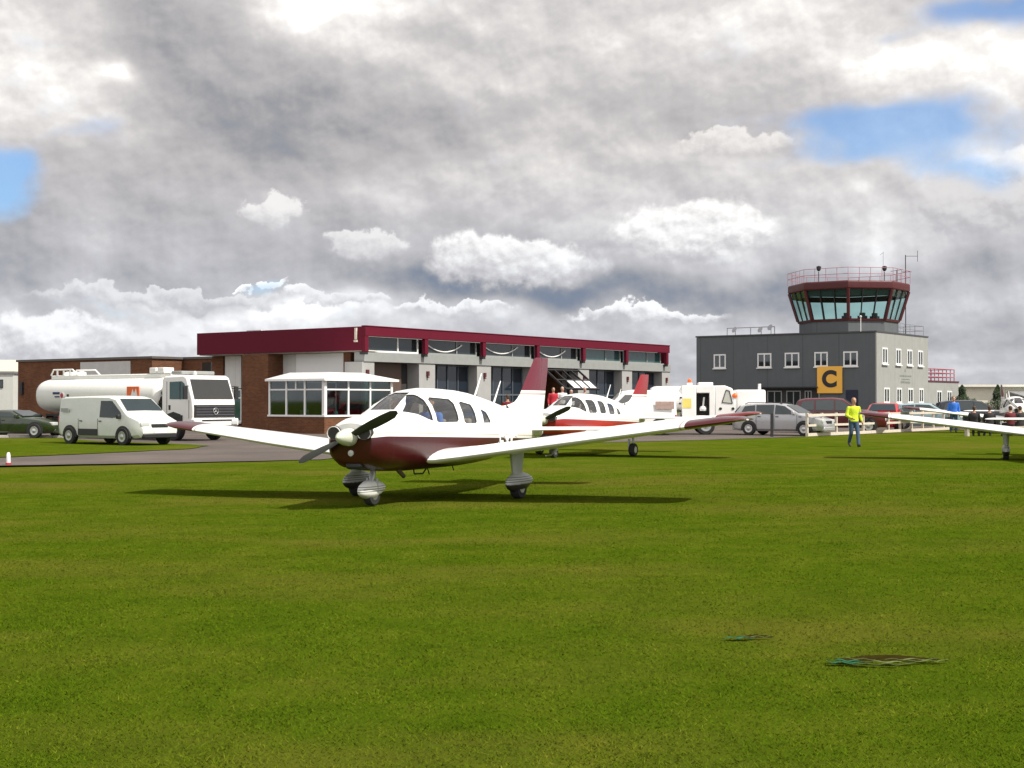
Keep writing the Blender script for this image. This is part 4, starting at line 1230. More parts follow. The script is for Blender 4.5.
def make_plane(label, loc, a, fuslive, tipm, finm, wins, lowc, full=True, group='light aircraft parked on the grass', roll=0.0, reg=None, pants=True, prop_ang=23, pantm=None):
    t = thing('light_aircraft', label, 'aircraft', loc, R(-90) - a, group, rx=roll)
    # ---- fuselage shell with real window openings
    mb = MB(); mb.loft(fus_dense(0.0)); fus = mb.build('fuselage', [fuslive, M_inside], None)
    mb = MB(); mb.loft(fus_dense(0.035, 1.62, -2.0), mi=0); inner = mb.build('inner', M_inside, None)
    boolean(fus, inner); kill(inner)
    cut = MB()
    for w in wins: cut.prism(w, lambda p: (p[0], -1.0, p[1]), lambda p: (p[0], 1.0, p[1]))
    c1 = cut.build('cut', M_inside)
    cut = MB()
    if True:
        poly = [(-.215, 1.463), (.215, 1.463), (.20, 1.55), (.17, 1.66), (.14, 1.735), (-.14, 1.735), (-.17, 1.66), (-.20, 1.55)]
        cut.prism(poly, lambda p: (.80, p[0], p[1]), lambda p: (2.3, p[0], p[1]))
    c2 = cut.build('cut', M_inside)
    boolean(fus, c2); boolean(fus, c1)
    # glass: thin canopy trimmed by the same outlines
    def pane_src():
        mb = MB(); mb.loft(fus_dense(0.008, 1.9, -1.95)); o = mb.build('window_glass', gm, None)
        mb = MB(); mb.loft(fus_dense(0.016, 1.88, -1.93)); k_ = mb.build('x', gm, None); boolean(o, k_); kill(k_); return o
    gm = glass_mat('aircraft_window', (0.93, 0.93, 0.90), 0.09)
    g1 = pane_src(); boolean(g1, c1, 'INTERSECT'); g1.parent = t; g1.name = 'side_windows'
    g2 = pane_src(); boolean(g2, c2, 'INTERSECT'); g2.parent = t; g2.name = 'windscreen'
    kill(c1); kill(c2)
    panes = split_islands(g1, 'side_window', t) + split_islands(g2, 'windscreen', t)
    for o in [fus] + panes:
        o.data.polygons.foreach_set('use_smooth', [True] * len(o.data.polygons)); o.data.set_sharp_from_angle(angle=R(40))
    fus.parent = t
    # cabin furniture
    mb = MB()
    for x in (.75, -.15):
        for y in (-.26, .26):
            mb.box((x - .25, y - .21, .62), (x + .25, y + .21, .92)); mb.box((x - .33, y - .2, .9), (x - .22, y + .2, 1.30))
    mb.build('seats', mat('grey_seat_cloth', (0.28, 0.25, 0.21), 0.9), t, bevel=.03)
    mb = MB(); mb.box((1.28, -.46, 1.02), (1.50, .46, 1.40)); mb.build('instrument_panel', M_dark, t, bevel=.03)
    # ---- wings
    ys_in = [.35, .62, 1.05, 1.9, 2.75, 3.6, 4.4, 5.05, 5.2, 5.28, 5.34, 5.36]
    for sx in (1, -1):
        mb = MB(); rings = []
        for y in ys_in:
            L, c, z, k = wing_st(y); rings.append([(px, py * sx, pz) for px, py, pz in airfoil(L, c, z, k, y, 0, .77 if y < 4.9 else 1.0)])
        # keep full chord near root and tip, cut back where flap and aileron sit
        rings = []
        for y in [.35, .62, .90]: L, c, z, k = wing_st(y); rings.append([(px, py * sx, pz) for px, py, pz in airfoil(L, c, z, k, y)])
        mb.loft(rings)
        rings = []
        for y in [.90, 1.05, 1.9, 2.75, 3.6, 4.4, 4.90]: L, c, z, k = wing_st(y); rings.append([(px, py * sx, pz) for px, py, pz in airfoil(L, c, z, k, y, 0, .765)])
        mb.loft(rings)
        rings = []
        for y in [4.90, 5.05, 5.2, 5.28, 5.34, 5.36]: L, c, z, k = wing_st(y); rings.append([(px, py * sx, pz) for px, py, pz in airfoil(L, c, z, k, y)])
        mb.loft(rings)
        w = mb.build('wing', tipm, t, smooth=True, angle=50)
        for nm, a0, a1 in (('flap', .915, 2.80), ('aileron', 2.82, 4.885)):
            mb = MB(); rings = []
            for y in (a0, (a0 + a1) / 2, a1): L, c, z, k = wing_st(y); rings.append([(px, py * sx, pz) for px, py, pz in airfoil(L, c, z, k, y, .775, 1.0, 6)])
            mb.loft(rings); mb.build(nm, tipm, w, smooth=True, angle=50)
        mb = MB(); L, c, z, k = wing_st(5.3); mb.lathe([(-.08, .001), (-.05, .016), (.02, .018), (.05, .001)], (L - .3, sx * 5.365, z), (1, 0, 0), 8)
        mb.build('navigation_light', M_lamp, w)
        if sx > 0:
            mb = MB(); mb.tube((.3, sx * 2.3, .80), (.42, sx * 2.3, .72), .015); mb.tube((.42, sx * 2.3, .72), (.62, sx * 2.3, .72), .012); mb.build('pitot_tube', M_steel, w)
    # ---- tail
    mb = MB(); xf = [(-2.35, 1.50, .02), (-3.0, 1.56, .035)]
    fin = [(-2.45, 1.47), (-2.85, 1.50), (-3.15, 1.58), (-3.38, 1.74), (-3.56, 1.96), (-3.98, 2.38), (-4.04, 2.42), (-4.36, 2.42), (-4.06, 1.14), (-3.2, 1.2)]
    def finsec(z):
        le = float(np.interp(z, [1.2, 1.50, 1.54, 1.58, 1.64, 1.74, 1.96, 2.36, 2.42, 2.44], [-2.2, -2.55, -2.9, -3.1, -3.22, -3.36, -3.56, -3.96, -4.03, -4.12]))
        te = float(np.interp(z, [1.1, 2.44], [-4.00, -4.34]))
        return le, te
    rings = []
    for z in (1.2, 1.50, 1.54, 1.58, 1.64, 1.74, 1.96, 2.2, 2.36, 2.42, 2.44):
        le, te = finsec(z); c = le - te; tk = float(np.interp(z, [1.2, 1.7, 2.3, 2.44], [.05, .055, .035, .01]))
        r_ = []
        for i in range(12):
            u = i / 11; r_.append((le - c * u, tk * math.sin(math.pi * min(1, u * .62 + .0)) ** .8 if u > 0 else 0, z))
        r_ += [(p[0], -p[1], p[2]) for p in reversed(r_[1:])]
        rings.append(r_)
    mb.loft(rings); mb.build('fin', finm, t, smooth=True, angle=50)
    rings = []
    for z in (1.00, 1.1, 1.6, 2.2, 2.44):
        le = float(np.interp(z, [1.1, 2.44], [-4.015, -4.355])); te = float(np.interp(z, [1.0, 2.3, 2.44], [-4.30, -4.66, -4.66]))
        tk = float(np.interp(z, [1.1, 2.3, 2.44], [.045, .03, .012]))
        rings.append([(le, tk, z), ((le + te) / 2, tk * .6, z), (te, .004, z), (te, -.004, z), ((le + te) / 2, -tk * .6, z), (le, -tk, z)])
    mb = MB(); mb.loft(rings); mb.build('rudder', finm, t, smooth=True, angle=50)
    for sx in (1, -1):
        rings = []
        for y, le, te, k in ((.05, -3.42, -4.18, .10), (.9, -3.44, -4.17, .10), (1.75, -3.46, -4.16, .09), (1.92, -3.52, -4.14, .06), (1.98, -3.62, -4.1, .02)):
            rings.append([(px, py * sx, pz) for px, py, pz in airfoil(le, le - te, 1.05, k, y)])
        mb = MB(); mb.loft(rings); mb.build('stabilator', M_white, t, smooth=True, angle=50)
    # ---- cowl details
    for sy in (1, -1):
        mb = MB(); mb.lathe([(0, .115), (.10, .10)], (2.555, sy * .265, 1.12), (1, 0, 0), 18)
        o = mb.build('air_inlet', M_inside, t); o.scale = (1, 1, 1)
        mb = MB(); rim = []
        for i in range(19): q = 2 * math.pi * i / 18; rim.append((2.655, sy * .265 + .115 * math.cos(q), 1.12 + .10 * math.sin(q)))
        mb.path(rim, .007, 6); mb.build('inlet_lip', fuslive, o)
    mb = MB(); mb.lathe([(0, .05), (.015, .045), (.02, .02)], (2.60, 0, .82), (1, 0, 0), 16); mb.build('landing_light', M_lamp, t, smooth=True)
    mb = MB(); mb.box((2.30, -.14, .575), (2.55, .14, .68)); mb.build('lower_intake', M_dark, t, bevel=.04)
    mb = MB(); mb.tube((1.7, .25, .56), (1.5, .27, .42), .035); mb.build('exhaust_pipe', mat('burnt_steel', (.12, .09, .07), .5, metal=.6), t)
    mb = MB(); mb.path([(.9, .1, .52), (.88, .1, .43), (.6, .1, .42), (.45, .1, .52)], .012); mb.build('entry_step', M_dark, t)
    for q0, q1 in (((.1, -.1, .51), (.02, -.1, .38)), ((-.5, .05, .52), (-.56, .05, .42))): mb = MB(); mb.tube(q0, q1, .010); mb.build('belly_aerial', M_dark, t)
    # ---- propeller and spinner
    mb = MB(); mb.lathe([(0, .135), (.06, .135), (.16, .120), (.27, .084), (.34, .040), (.365, .008)], (2.62, 0, 1.06), (1, 0, 0), 24)
    sp = mb.build('spinner', mat('cream_spinner', (0.60, 0.61, 0.50), 0.25, coat=.4), t, smooth=True)
    for sg in (1, -1):
        rings = []
        for i, rr_ in enumerate((.05, .16, .32, .5, .7, .85, .92, .94)):
            ch_ = float(np.interp(rr_, [.05, .3, .6, .85, .94], [.10, .15, .165, .13, .05])); th_ = float(np.interp(rr_, [.05, .3, .94], [.045, .028, .008]))
            tw = R(float(np.interp(rr_, [.05, .3, .94], [62, 48, 24])))
            ring = []
            for q in range(10):
                b_ = 2 * math.pi * q / 10; u = ch_ / 2 * math.cos(b_); v = th_ / 2 * math.sin(b_)
                # blade along local r; u in rotation plane, v along x, twisted
                lx = u * math.sin(tw) + v * math.cos(tw); lt = (u * math.cos(tw) - v * math.sin(tw))
                ring.append((lx, rr_, lt))
            rings.append(ring)
        an = R(prop_ang) + (math.pi if sg < 0 else 0); out = []
        for ring in rings:
            out.append([(2.70 + x_, r_ * math.cos(an) - tq * math.sin(an), 1.06 + r_ * math.sin(an) + tq * math.cos(an)) for x_, r_, tq in ring])
        mb = MB(); mb.loft(out); mb.build('propeller_blade', mat('black_blade', (0.028, 0.03, 0.022), .45), t, smooth=True, angle=50)
    # ---- undercarriage
    def pant(x, y, zc, L, W, Hh, m, nm, zs=0.0):
        n = 20; rings = []
        for u, f in ((0, .03), (.03, .35), (.10, .62), (.25, .9), (.4, 1.0), (.55, .96), (.75, .68), (.9, .36), (1, .04)):
            xx = x + L * .45 - L * u
            rings.append([(xx, y + W * f * .5 * math.copysign(abs(math.cos(2 * math.pi * i / n)) ** .8, math.cos(2 * math.pi * i / n)), zc + (Hh * .5 * f) * math.sin(2 * math.pi * i / n) + (0.03 * (u - .4))) for i in range(n)])
        mb = MB(); mb.loft(rings); return mb.build(nm, m, t, smooth=True, angle=60)
    def wheel(x, y, r, w):
        mb = MB(); mb.lathe([(-w / 2, r * .55), (-w / 2, r * .9), (-w * .3, r), (w * .3, r), (w / 2, r * .9), (w / 2, r * .55)], (x, y, r), (0, 1, 0), 24)
        wo = mb.build('wheel', M_black, t, smooth=True)
        mb = MB(); mb.lathe([(-w * .52, .02), (-w * .52, r * .5), (w * .52, r * .5), (w * .52, .02)], (x, y, r), (0, 1, 0), 16); mb.build('rim', M_alu, wo)
    pm = pantm or M_white
    wheel(0, 1.525, .19, .15); wheel(0, -1.525, .19, .15); wheel(2.03, 0, .17, .13)
    for sy in (1, -1):
        y = 1.525 * sy
        rings = []
        for z, f in ((.36, .75), (.80, 1.15)):
            rings.append([(0.04 + .17 * f * math.cos(2 * math.pi * i / 16), y + .085 * f * math.sin(2 * math.pi * i / 16), z) for i in range(16)])
        mb = MB(); mb.loft(rings) if pants else mb.tube((0, y + .12 * sy * 0, .2), (0, y, .8), .035)
        mb.build('leg', mat('grey_leg', (.50, .51, .50), .4), t, smooth=True)
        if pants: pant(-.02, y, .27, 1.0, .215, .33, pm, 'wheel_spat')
        else:
            mb = MB(); mb.box((-.03, y - .12 * sy - .02, .18), (.05, y - .12 * sy + .02, .5)); mb.build('fork', M_steel, t)
    mb = MB(); mb.tube((2.03, 0, .34), (1.95, 0, .62), .045); mb.tube((2.12, .06, .36), (2.06, .05, .50), .015); mb.tube((2.0, .085, .2), (2.0, .085, .42), .02); mb.tube((2.0, -.085, .2), (2.0, -.085, .42), .02); mb.build('nose_leg', M_steel, t)
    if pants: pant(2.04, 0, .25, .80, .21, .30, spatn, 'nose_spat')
    # ---- aerials
    for x, h_, dx in ((-1.45, .42, -.30), (-2.2, .42, -.32)):
        zt = float(np.interp(x, [f[0] for f in FUS][::-1], [f[3] for f in FUS][::-1]))
        mb = MB(); mb.tube((x, 0, zt - .02), (x + dx, 0, zt + h_), .020, .009, 8); mb.build('whip_aerial', M_frame, t)
    mb = MB(); mb.lathe([(0, .05), (.05, .045), (.09, .01)], (-2.75, 0, 1.44), (0, 0, 1), 12); mb.build('strobe_light', M_dark, t)
    if reg:
        th = text_obj(reg, .33, (-1.50, .474, .872), (R(90), 0, R(174.5)), M_frame, 'registration', t, bold=0.004, extr=.012)
    return t


LOW1 = (0.052, 0.004, 0.007)
LOW2 = (0.30, 0.016, 0.012)
liv1 = livery_mat('white_over_maroon', LOW1, (0.030, 0.995))
liv2 = livery_mat('white_over_red', LOW2, (0.030, 1.03))
tip1 = band_mat('maroon_wing_tip', 1, 4.55, (0.075, 0.008, 0.012))
tip2 = band_mat('red_wing_tip', 1, 4.25, (0.16, 0.010, 0.012))
fin1 = band_mat('maroon_fin_top', 2, 1.80, (0.135, 0.010, 0.024))
fin2 = band_mat('red_fin_top', 2, 1.80, (0.28, 0.010, 0.014))
spat1 = band_mat('dirty_spat', 2, 9.0, (0.1, 0.1, 0.1), False)


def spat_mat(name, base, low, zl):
    """spat paint: two dark pin lines over a lower half painted darker for tyre and shadow"""
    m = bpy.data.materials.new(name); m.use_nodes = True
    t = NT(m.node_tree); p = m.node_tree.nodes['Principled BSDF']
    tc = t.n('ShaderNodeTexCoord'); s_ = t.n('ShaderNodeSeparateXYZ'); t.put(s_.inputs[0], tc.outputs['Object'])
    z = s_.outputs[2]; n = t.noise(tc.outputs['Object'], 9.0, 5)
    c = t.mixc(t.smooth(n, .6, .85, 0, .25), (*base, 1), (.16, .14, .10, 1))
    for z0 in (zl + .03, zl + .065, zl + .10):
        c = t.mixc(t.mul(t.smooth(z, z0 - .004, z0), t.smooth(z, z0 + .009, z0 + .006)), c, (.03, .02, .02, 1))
    c = t.mixc(t.smooth(t.add(z, t.mul(t.sub(n, .5), .05)), zl, zl - .02), c, (*low, 1))  # tyre and shadow tone painted into the spat below zl
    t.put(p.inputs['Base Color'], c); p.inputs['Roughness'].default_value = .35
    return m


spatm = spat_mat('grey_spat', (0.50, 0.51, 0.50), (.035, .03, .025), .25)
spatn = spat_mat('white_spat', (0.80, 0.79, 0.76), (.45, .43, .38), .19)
P1 = (-1.273, 22.734); YAW1 = 0.446
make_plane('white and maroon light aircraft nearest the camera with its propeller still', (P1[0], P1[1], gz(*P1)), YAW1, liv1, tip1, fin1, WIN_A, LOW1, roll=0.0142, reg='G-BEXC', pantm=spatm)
P2 = (2.15, 40.0); YAW2 = R(29)
make_plane('white and bright red light aircraft directly behind the tail of the nearest one', (P2[0], P2[1], 0), YAW2, liv2, tip2, fin2, WIN_B, LOW2, pants=False)
P3 = (14.75, 36.3)
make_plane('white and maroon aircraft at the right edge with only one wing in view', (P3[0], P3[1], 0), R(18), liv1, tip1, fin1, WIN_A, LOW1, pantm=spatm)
P4 = (25.0, 68.0)
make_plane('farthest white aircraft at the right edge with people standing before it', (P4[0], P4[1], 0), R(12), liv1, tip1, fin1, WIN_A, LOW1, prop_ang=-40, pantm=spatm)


# pilot and passenger in the nearest aircraft
def in_plane(x, y, z):
    f = Vector((-math.sin(YAW1), -math.cos(YAW1), 0)); l = Vector((math.cos(YAW1), -math.sin(YAW1), 0))
    return Vector((P1[0], P1[1], gz(*P1))) + f * x + l * y + Vector((0, 0, z))


person(in_plane(.66, .27, .53), -YAW1, 'person in a blue shirt sitting at the side window of the nearest aircraft', M_blue, M_darkcl, pose='sit', height=1.5, fingers=False)
person(in_plane(.95, -.22, .50), -YAW1, 'person in a white shirt sitting on the far side of the nearest cockpit', M_whitecl, M_darkcl, hair=M_greyhair, pose='sit', height=1.5, fingers=False)


# ------------------------------------------------------------------ road vehicles
def wheel_obj(t, x, y, r, w, rimm=M_alu):
    mb = MB(); mb.lathe([(-w / 2, r * .6), (-w / 2, r * .93), (-w * .35, r), (w * .35, r), (w / 2, r * .93), (w / 2, r * .6)], (x, y, r), (0, 1, 0), 24)
    wo = mb.build('wheel', M_black, t, smooth=True)
    mb = MB(); sgn = 1 if y > 0 else -1
    mb.lathe([(-w * .45 * sgn, .03), (-w * .45 * sgn, r * .6), (w * .53 * sgn, r * .60), (w * .54 * sgn, r * .52), (w * .515 * sgn, r * .45), (w * .515 * sgn, r * .2), (w * .56 * sgn, r * .14), (w * .56 * sgn, .01)], (x, y, r), (0, 1, 0), 20)
    mb.build('rim', rimm, wo, smooth=True)


def car(name, label, cat, loc, rz, L, W, prof, belt, zb, wheels, paint, sidewin, screens, rw=.84, wr=.31, group=None, doors=(), glass=M_winglass, lampz=.66, black_bumper=False, roofr=False):
    """local +X forward. prof: (x, ztop) from tail to nose"""
    t = thing(name, label, cat, loc, rz, group)
    ztop = max(p[1] for p in prof); hw = W / 2
    def ylin(z): return hw * (1 - (1 - rw) * max(0, min(1, (z - belt) / (ztop - belt))) )
    rings = []
    xs0, xs1 = prof[0][0], prof[-1][0]
    for i, (x, z) in enumerate(prof):
        e = min((x - xs0), (xs1 - x)); tp = 1 - .16 * math.exp(-e / .12 * 1.0) - .03 * math.exp(-e / .6)
        zbb = zb + .10 * math.exp(-e / .15)
        zs = min(z - .05, belt)
        q = [(x, 0, zbb), (x, hw * .86 * tp, zbb), (x, hw * .97 * tp, zbb + .10), (x, hw * tp, (zbb + zs) / 2 + .05), (x, hw * .985 * tp, zs), (x, ylin(z - .07) * tp * .985, max(zs + .002, z - .07)), (x, ylin(z) * tp * .88, z - .012), (x, 0, z + .01)]
        rings.append(q + [(a, -b, c) for a, b, c in reversed(q[1:-1])])
    mb = MB(); mb.loft(rings); body = mb.build('body', paint, t, smooth=True, angle=32)
    for wx in wheels:
        for sy in (1, -1):
            # dark wheel arch then wheel
            mb = MB(); n = 18
            pts = [(wx + (wr + .07) * math.cos(math.pi * i / n), (wr) + (wr + .07) * math.sin(math.pi * i / n)) for i in range(n + 1)] + [(wx - wr - .07, zb + .02), (wx + wr + .07, zb + .02)]
            mb.prism(pts, lambda p: (p[0], sy * (hw - .22), p[1]), lambda p: (p[0], sy * (hw + .003), p[1]))
            mb.build('wheel_arch', M_dark, t)
            wheel_obj(t, wx, sy * (hw - .068), wr, .20)
    for poly in sidewin:
        for sy in (1, -1):
            mb = MB(); mb.prism(poly, lambda p: (p[0], sy * (ylin(p[1]) * .985 - .04), p[1]), lambda p: (p[0], sy * (ylin(p[1]) + .006), p[1]))
            mb.build('side_window', glass, t)
    for (xa, za, xb, zb2, nm) in screens:
        ya, yb = ylin(za) * .86, ylin(zb2) * .80
        n_ = Vector((zb2 - za, 0, xa - xb)); n_ = n_ if n_.z > 0 else -n_; n_ = n_.normalized() * .035
        P = [Vector((xa, -ya, za)), Vector((xa, ya, za)), Vector((xb, yb, zb2)), Vector((xb, -yb, zb2))]
        mb = MB(); mb.loft([[tuple(p - n_) for p in P], [tuple(p + n_) for p in P]]); mb.build(nm, glass, t)
    x0, x1 = xs0, xs1
    for sy in (1, -1):
        mb = MB(); mb.box((x1 - .22, sy * hw * .66 - .19, lampz - .07), (x1 - .02, sy * hw * .66 + .19, lampz + .08)); mb.build('headlight', M_lamp, t, bevel=.03)
        mb = MB(); mb.box((x0 + .02, sy * hw * .78 - .10, lampz), (x0 + .12, sy * hw * .78 + .10, lampz + .28)); mb.build('tail_light', M_red, t, bevel=.02)
        mb = MB(); mb.box((screens[0][0] - .28, sy * (hw + .02) - .09, belt - .02), (screens[0][0] - .14, sy * (hw + .02) + .09, belt + .14)); mb.build('door_mirror', M_dark if black_bumper else paint, t, bevel=.03)
    mb = MB(); mb.box((x1 - .12, -hw * .78, zb + .02), (x1 + .03, hw * .78, zb + .20)); mb.box((x0 - .03, -hw * .78, zb + .04), (x0 + .12, hw * .78, zb + .22)); mb.build('bumper', M_grille if black_bumper else paint, t, bevel=.04)
    mb = MB(); mb.box((x1 - .05, -hw * .38, lampz - .12), (x1 + .012, hw * .38, lampz + .02)); mb.build('grille', M_grille, t, bevel=.02)
    for xd in doors:
        for sy in (1, -1):
            mb = MB(); mb.box((xd - .006, sy * hw - .01, zb + .12), (xd + .006, sy * (hw + .003), belt - .02)); mb.build('door_gap', M_dark, t)
            mb = MB(); mb.box((xd + .07, sy * hw - .01, belt - .13), (xd + .22, sy * (hw + .03), belt - .09)); mb.build('handle', M_dark, t, bevel=.01)
    if roofr:
        for sy in (1, -1): mb = MB(); mb.path([(-1.6, sy * ylin(ztop) * .84, ztop - .04), (-1.45, sy * ylin(ztop) * .84, ztop + .02), (0.0, sy * ylin(ztop) * .84, ztop + .03), (.2, sy * ylin(ztop) * .84, ztop - .03)], .018); mb.build('roof_rail', M_dark, t)
    return t


PROF_EST = [(-2.2, .62), (-2.16, .92), (-2.05, 1.02), (-1.80, 1.36), (-1.5, 1.43), (-.6, 1.47), (.15, 1.44), (.5, 1.34), (1.12, .99), (1.7, .88), (2.08, .76), (2.2, .58)]
WIN_EST = [[(-1.72, .98), (-1.55, 1.33), (-1.05, 1.38), (-1.02, .98)], [(-.96, .98), (-.98, 1.39), (-.12, 1.40), (-.12, .97)], [(-.05, .97), (-.05, 1.40), (.38, 1.34), (.86, 1.03), (.84, .97)]]
SCR_EST = [(1.04, 1.02, .42, 1.36, 'windscreen'), (-2.06, 1.04, -1.83, 1.33, 'rear_window')]
PROF_HAT = [(-1.9, .6), (-1.88, .92), (-1.8, 1.02), (-1.55, 1.36), (-1.2, 1.42), (-.3, 1.46), (.3, 1.42), (1.0, 1.0), (1.6, .88), (1.88, .72), (1.93, .55)]
WIN_HAT = [[(-1.4, 1.0), (-1.28, 1.32), (-.6, 1.37), (-.6, .99)], [(-.52, .99), (-.52, 1.38), (.2, 1.36), (.72, 1.03), (.7, .98)]]
SCR_HAT = [(.94, 1.04, .34, 1.38, 'windscreen'), (-1.82, 1.04, -1.58, 1.32, 'rear_window')]
PROF_SUV = [(-2.25, .7), (-2.2, 1.1), (-2.12, 1.2), (-1.95, 1.62), (-1.6, 1.70), (-.3, 1.73), (.2, 1.68), (.95, 1.16), (1.8, 1.04), (2.15, .9), (2.25, .65)]
WIN_SUV = [[(-1.9, 1.14), (-1.75, 1.54), (-1.2, 1.60), (-1.2, 1.13)], [(-1.1, 1.13), (-1.1, 1.61), (-.25, 1.62), (-.25, 1.12)], [(-.17, 1.12), (-.17, 1.62), (.15, 1.58), (.72, 1.18), (.70, 1.12)]]
SCR_SUV = [(.90, 1.20, .24, 1.64, 'windscreen'), (-2.13, 1.22, -1.97, 1.56, 'rear_window')]
PROF_VAN = [(-2.35, .7), (-2.33, 1.5), (-2.25, 1.74), (-2.0, 1.80), (-.5, 1.83), (.6, 1.82), (.98, 1.74), (1.58, 1.24), (1.74, 1.14), (2.24, .94), (2.36, .66)]
WIN_VAN = [[(.22, 1.04), (.20, 1.64), (.80, 1.64), (1.36, 1.20), (1.36, 1.06), (.9, 1.02)]]
SCR_VAN = [(1.53, 1.27, 1.02, 1.69, 'windscreen')]

LOWCAR_PROF = [(-2.2, .55), (-2.12, .82), (-1.5, .90), (-.9, 1.14), (-.4, 1.20), (.1, 1.17), (.75, .88), (1.5, .80), (2.05, .68), (2.2, .5)]
car('parked_car', 'low dark green car cut by the left edge of the photo', 'car', (-21.3, 58.9, .012), R(-14), 4.4, 1.72, LOWCAR_PROF, .86, .18, (-1.35, 1.35), M_green,
    [[(-1.1, .90), (-.75, 1.09), (.05, 1.08), (.5, .90)]], [(.70, .91, .14, 1.14, 'windscreen')], group='cars parked on the tarmac', doors=(-.3,), lampz=.60)
car('parked_car', 'silver estate car with black roof rails beside the white fence', 'car', (12.45, 62.7, .012), R(-33), 4.4, 1.75, PROF_EST, .97, .20, (-1.32, 1.33), M_silver, WIN_EST, SCR_EST, group='cars parked on the tarmac', doors=(-.96, -.09, 1.0), roofr=True)
car('parked_car', 'dark maroon off-road car behind the white fence and the walking person', 'car', (16.2, 67.5, .012), R(-16), 4.5, 1.8, PROF_SUV, 1.12, .26, (-1.35, 1.4), M_maroonc, WIN_SUV, SCR_SUV, wr=.35, group='cars parked on the tarmac', doors=(-1.15, -.2))
car('parked_car', 'bright red hatchback just right of the person in the yellow top', 'car', (19.5, 71.5, .012), R(-112), 3.9, 1.65, PROF_HAT, .98, .2, (-1.2, 1.2), M_redc, WIN_HAT, SCR_HAT, group='cars parked on the tarmac', doors=(-.55,))
car('parked_car', 'pale blue hatchback behind the fence in front of the cream wall', 'car', (22.9, 75.5, .012), R(-20), 3.9, 1.65, PROF_HAT, .98, .2, (-1.2, 1.2), M_bluec, WIN_HAT, SCR_HAT, group='cars parked on the tarmac', doors=(-.55,))
car('parked_car', 'black off-road car in front of the two dark cypresses', 'car', (26.6, 78.5, .012), R(-8), 4.5, 1.8, [(x, z * .93) for x, z in PROF_SUV], 1.05, .24, (-1.35, 1.4), M_blackc, [[(x, z * .93) for x, z in w] for w in WIN_SUV], [(a, b * .93, c, d * .93, n) for a, b, c, d, n in SCR_SUV], wr=.33, group='cars parked on the tarmac')
van = car('panel_van', 'white panel van with dark cab window parked before the fuel tanker', 'van', (-14.35, 49.6, .012), R(-37), 4.7, 1.85, PROF_VAN, 1.0, .26, (-1.5, 1.5), M_vanwhite, WIN_VAN, SCR_VAN, rw=.88, wr=.33, doors=(.12, -.98), lampz=.78, black_bumper=True)
van.scale = (1.03, 1, .965)
mb = MB()
for sy in (1, -1): mb.box((-1.0, sy * .925 - .012, .36), (.1, sy * .925 + .012, .60))
mb.build('side_moulding', M_grille, van, bevel=.01)
mb = MB(); mb.box((2.345, -.26, .46), (2.385, .26, .57)); mb.build('number_plate', M_frame, van)
mb = MB(); mb.box((-2.0, -.934, 1.22), (-1.55, -.926, 1.36)); mb.build('logo', mat('pale_grey_logo', (.33, .35, .33), .5), van)
mb = MB(); mb.box((1.98, -.40, .835), (2.10, -.12, .85)); mb.build('bonnet_badge', M_orange, van)


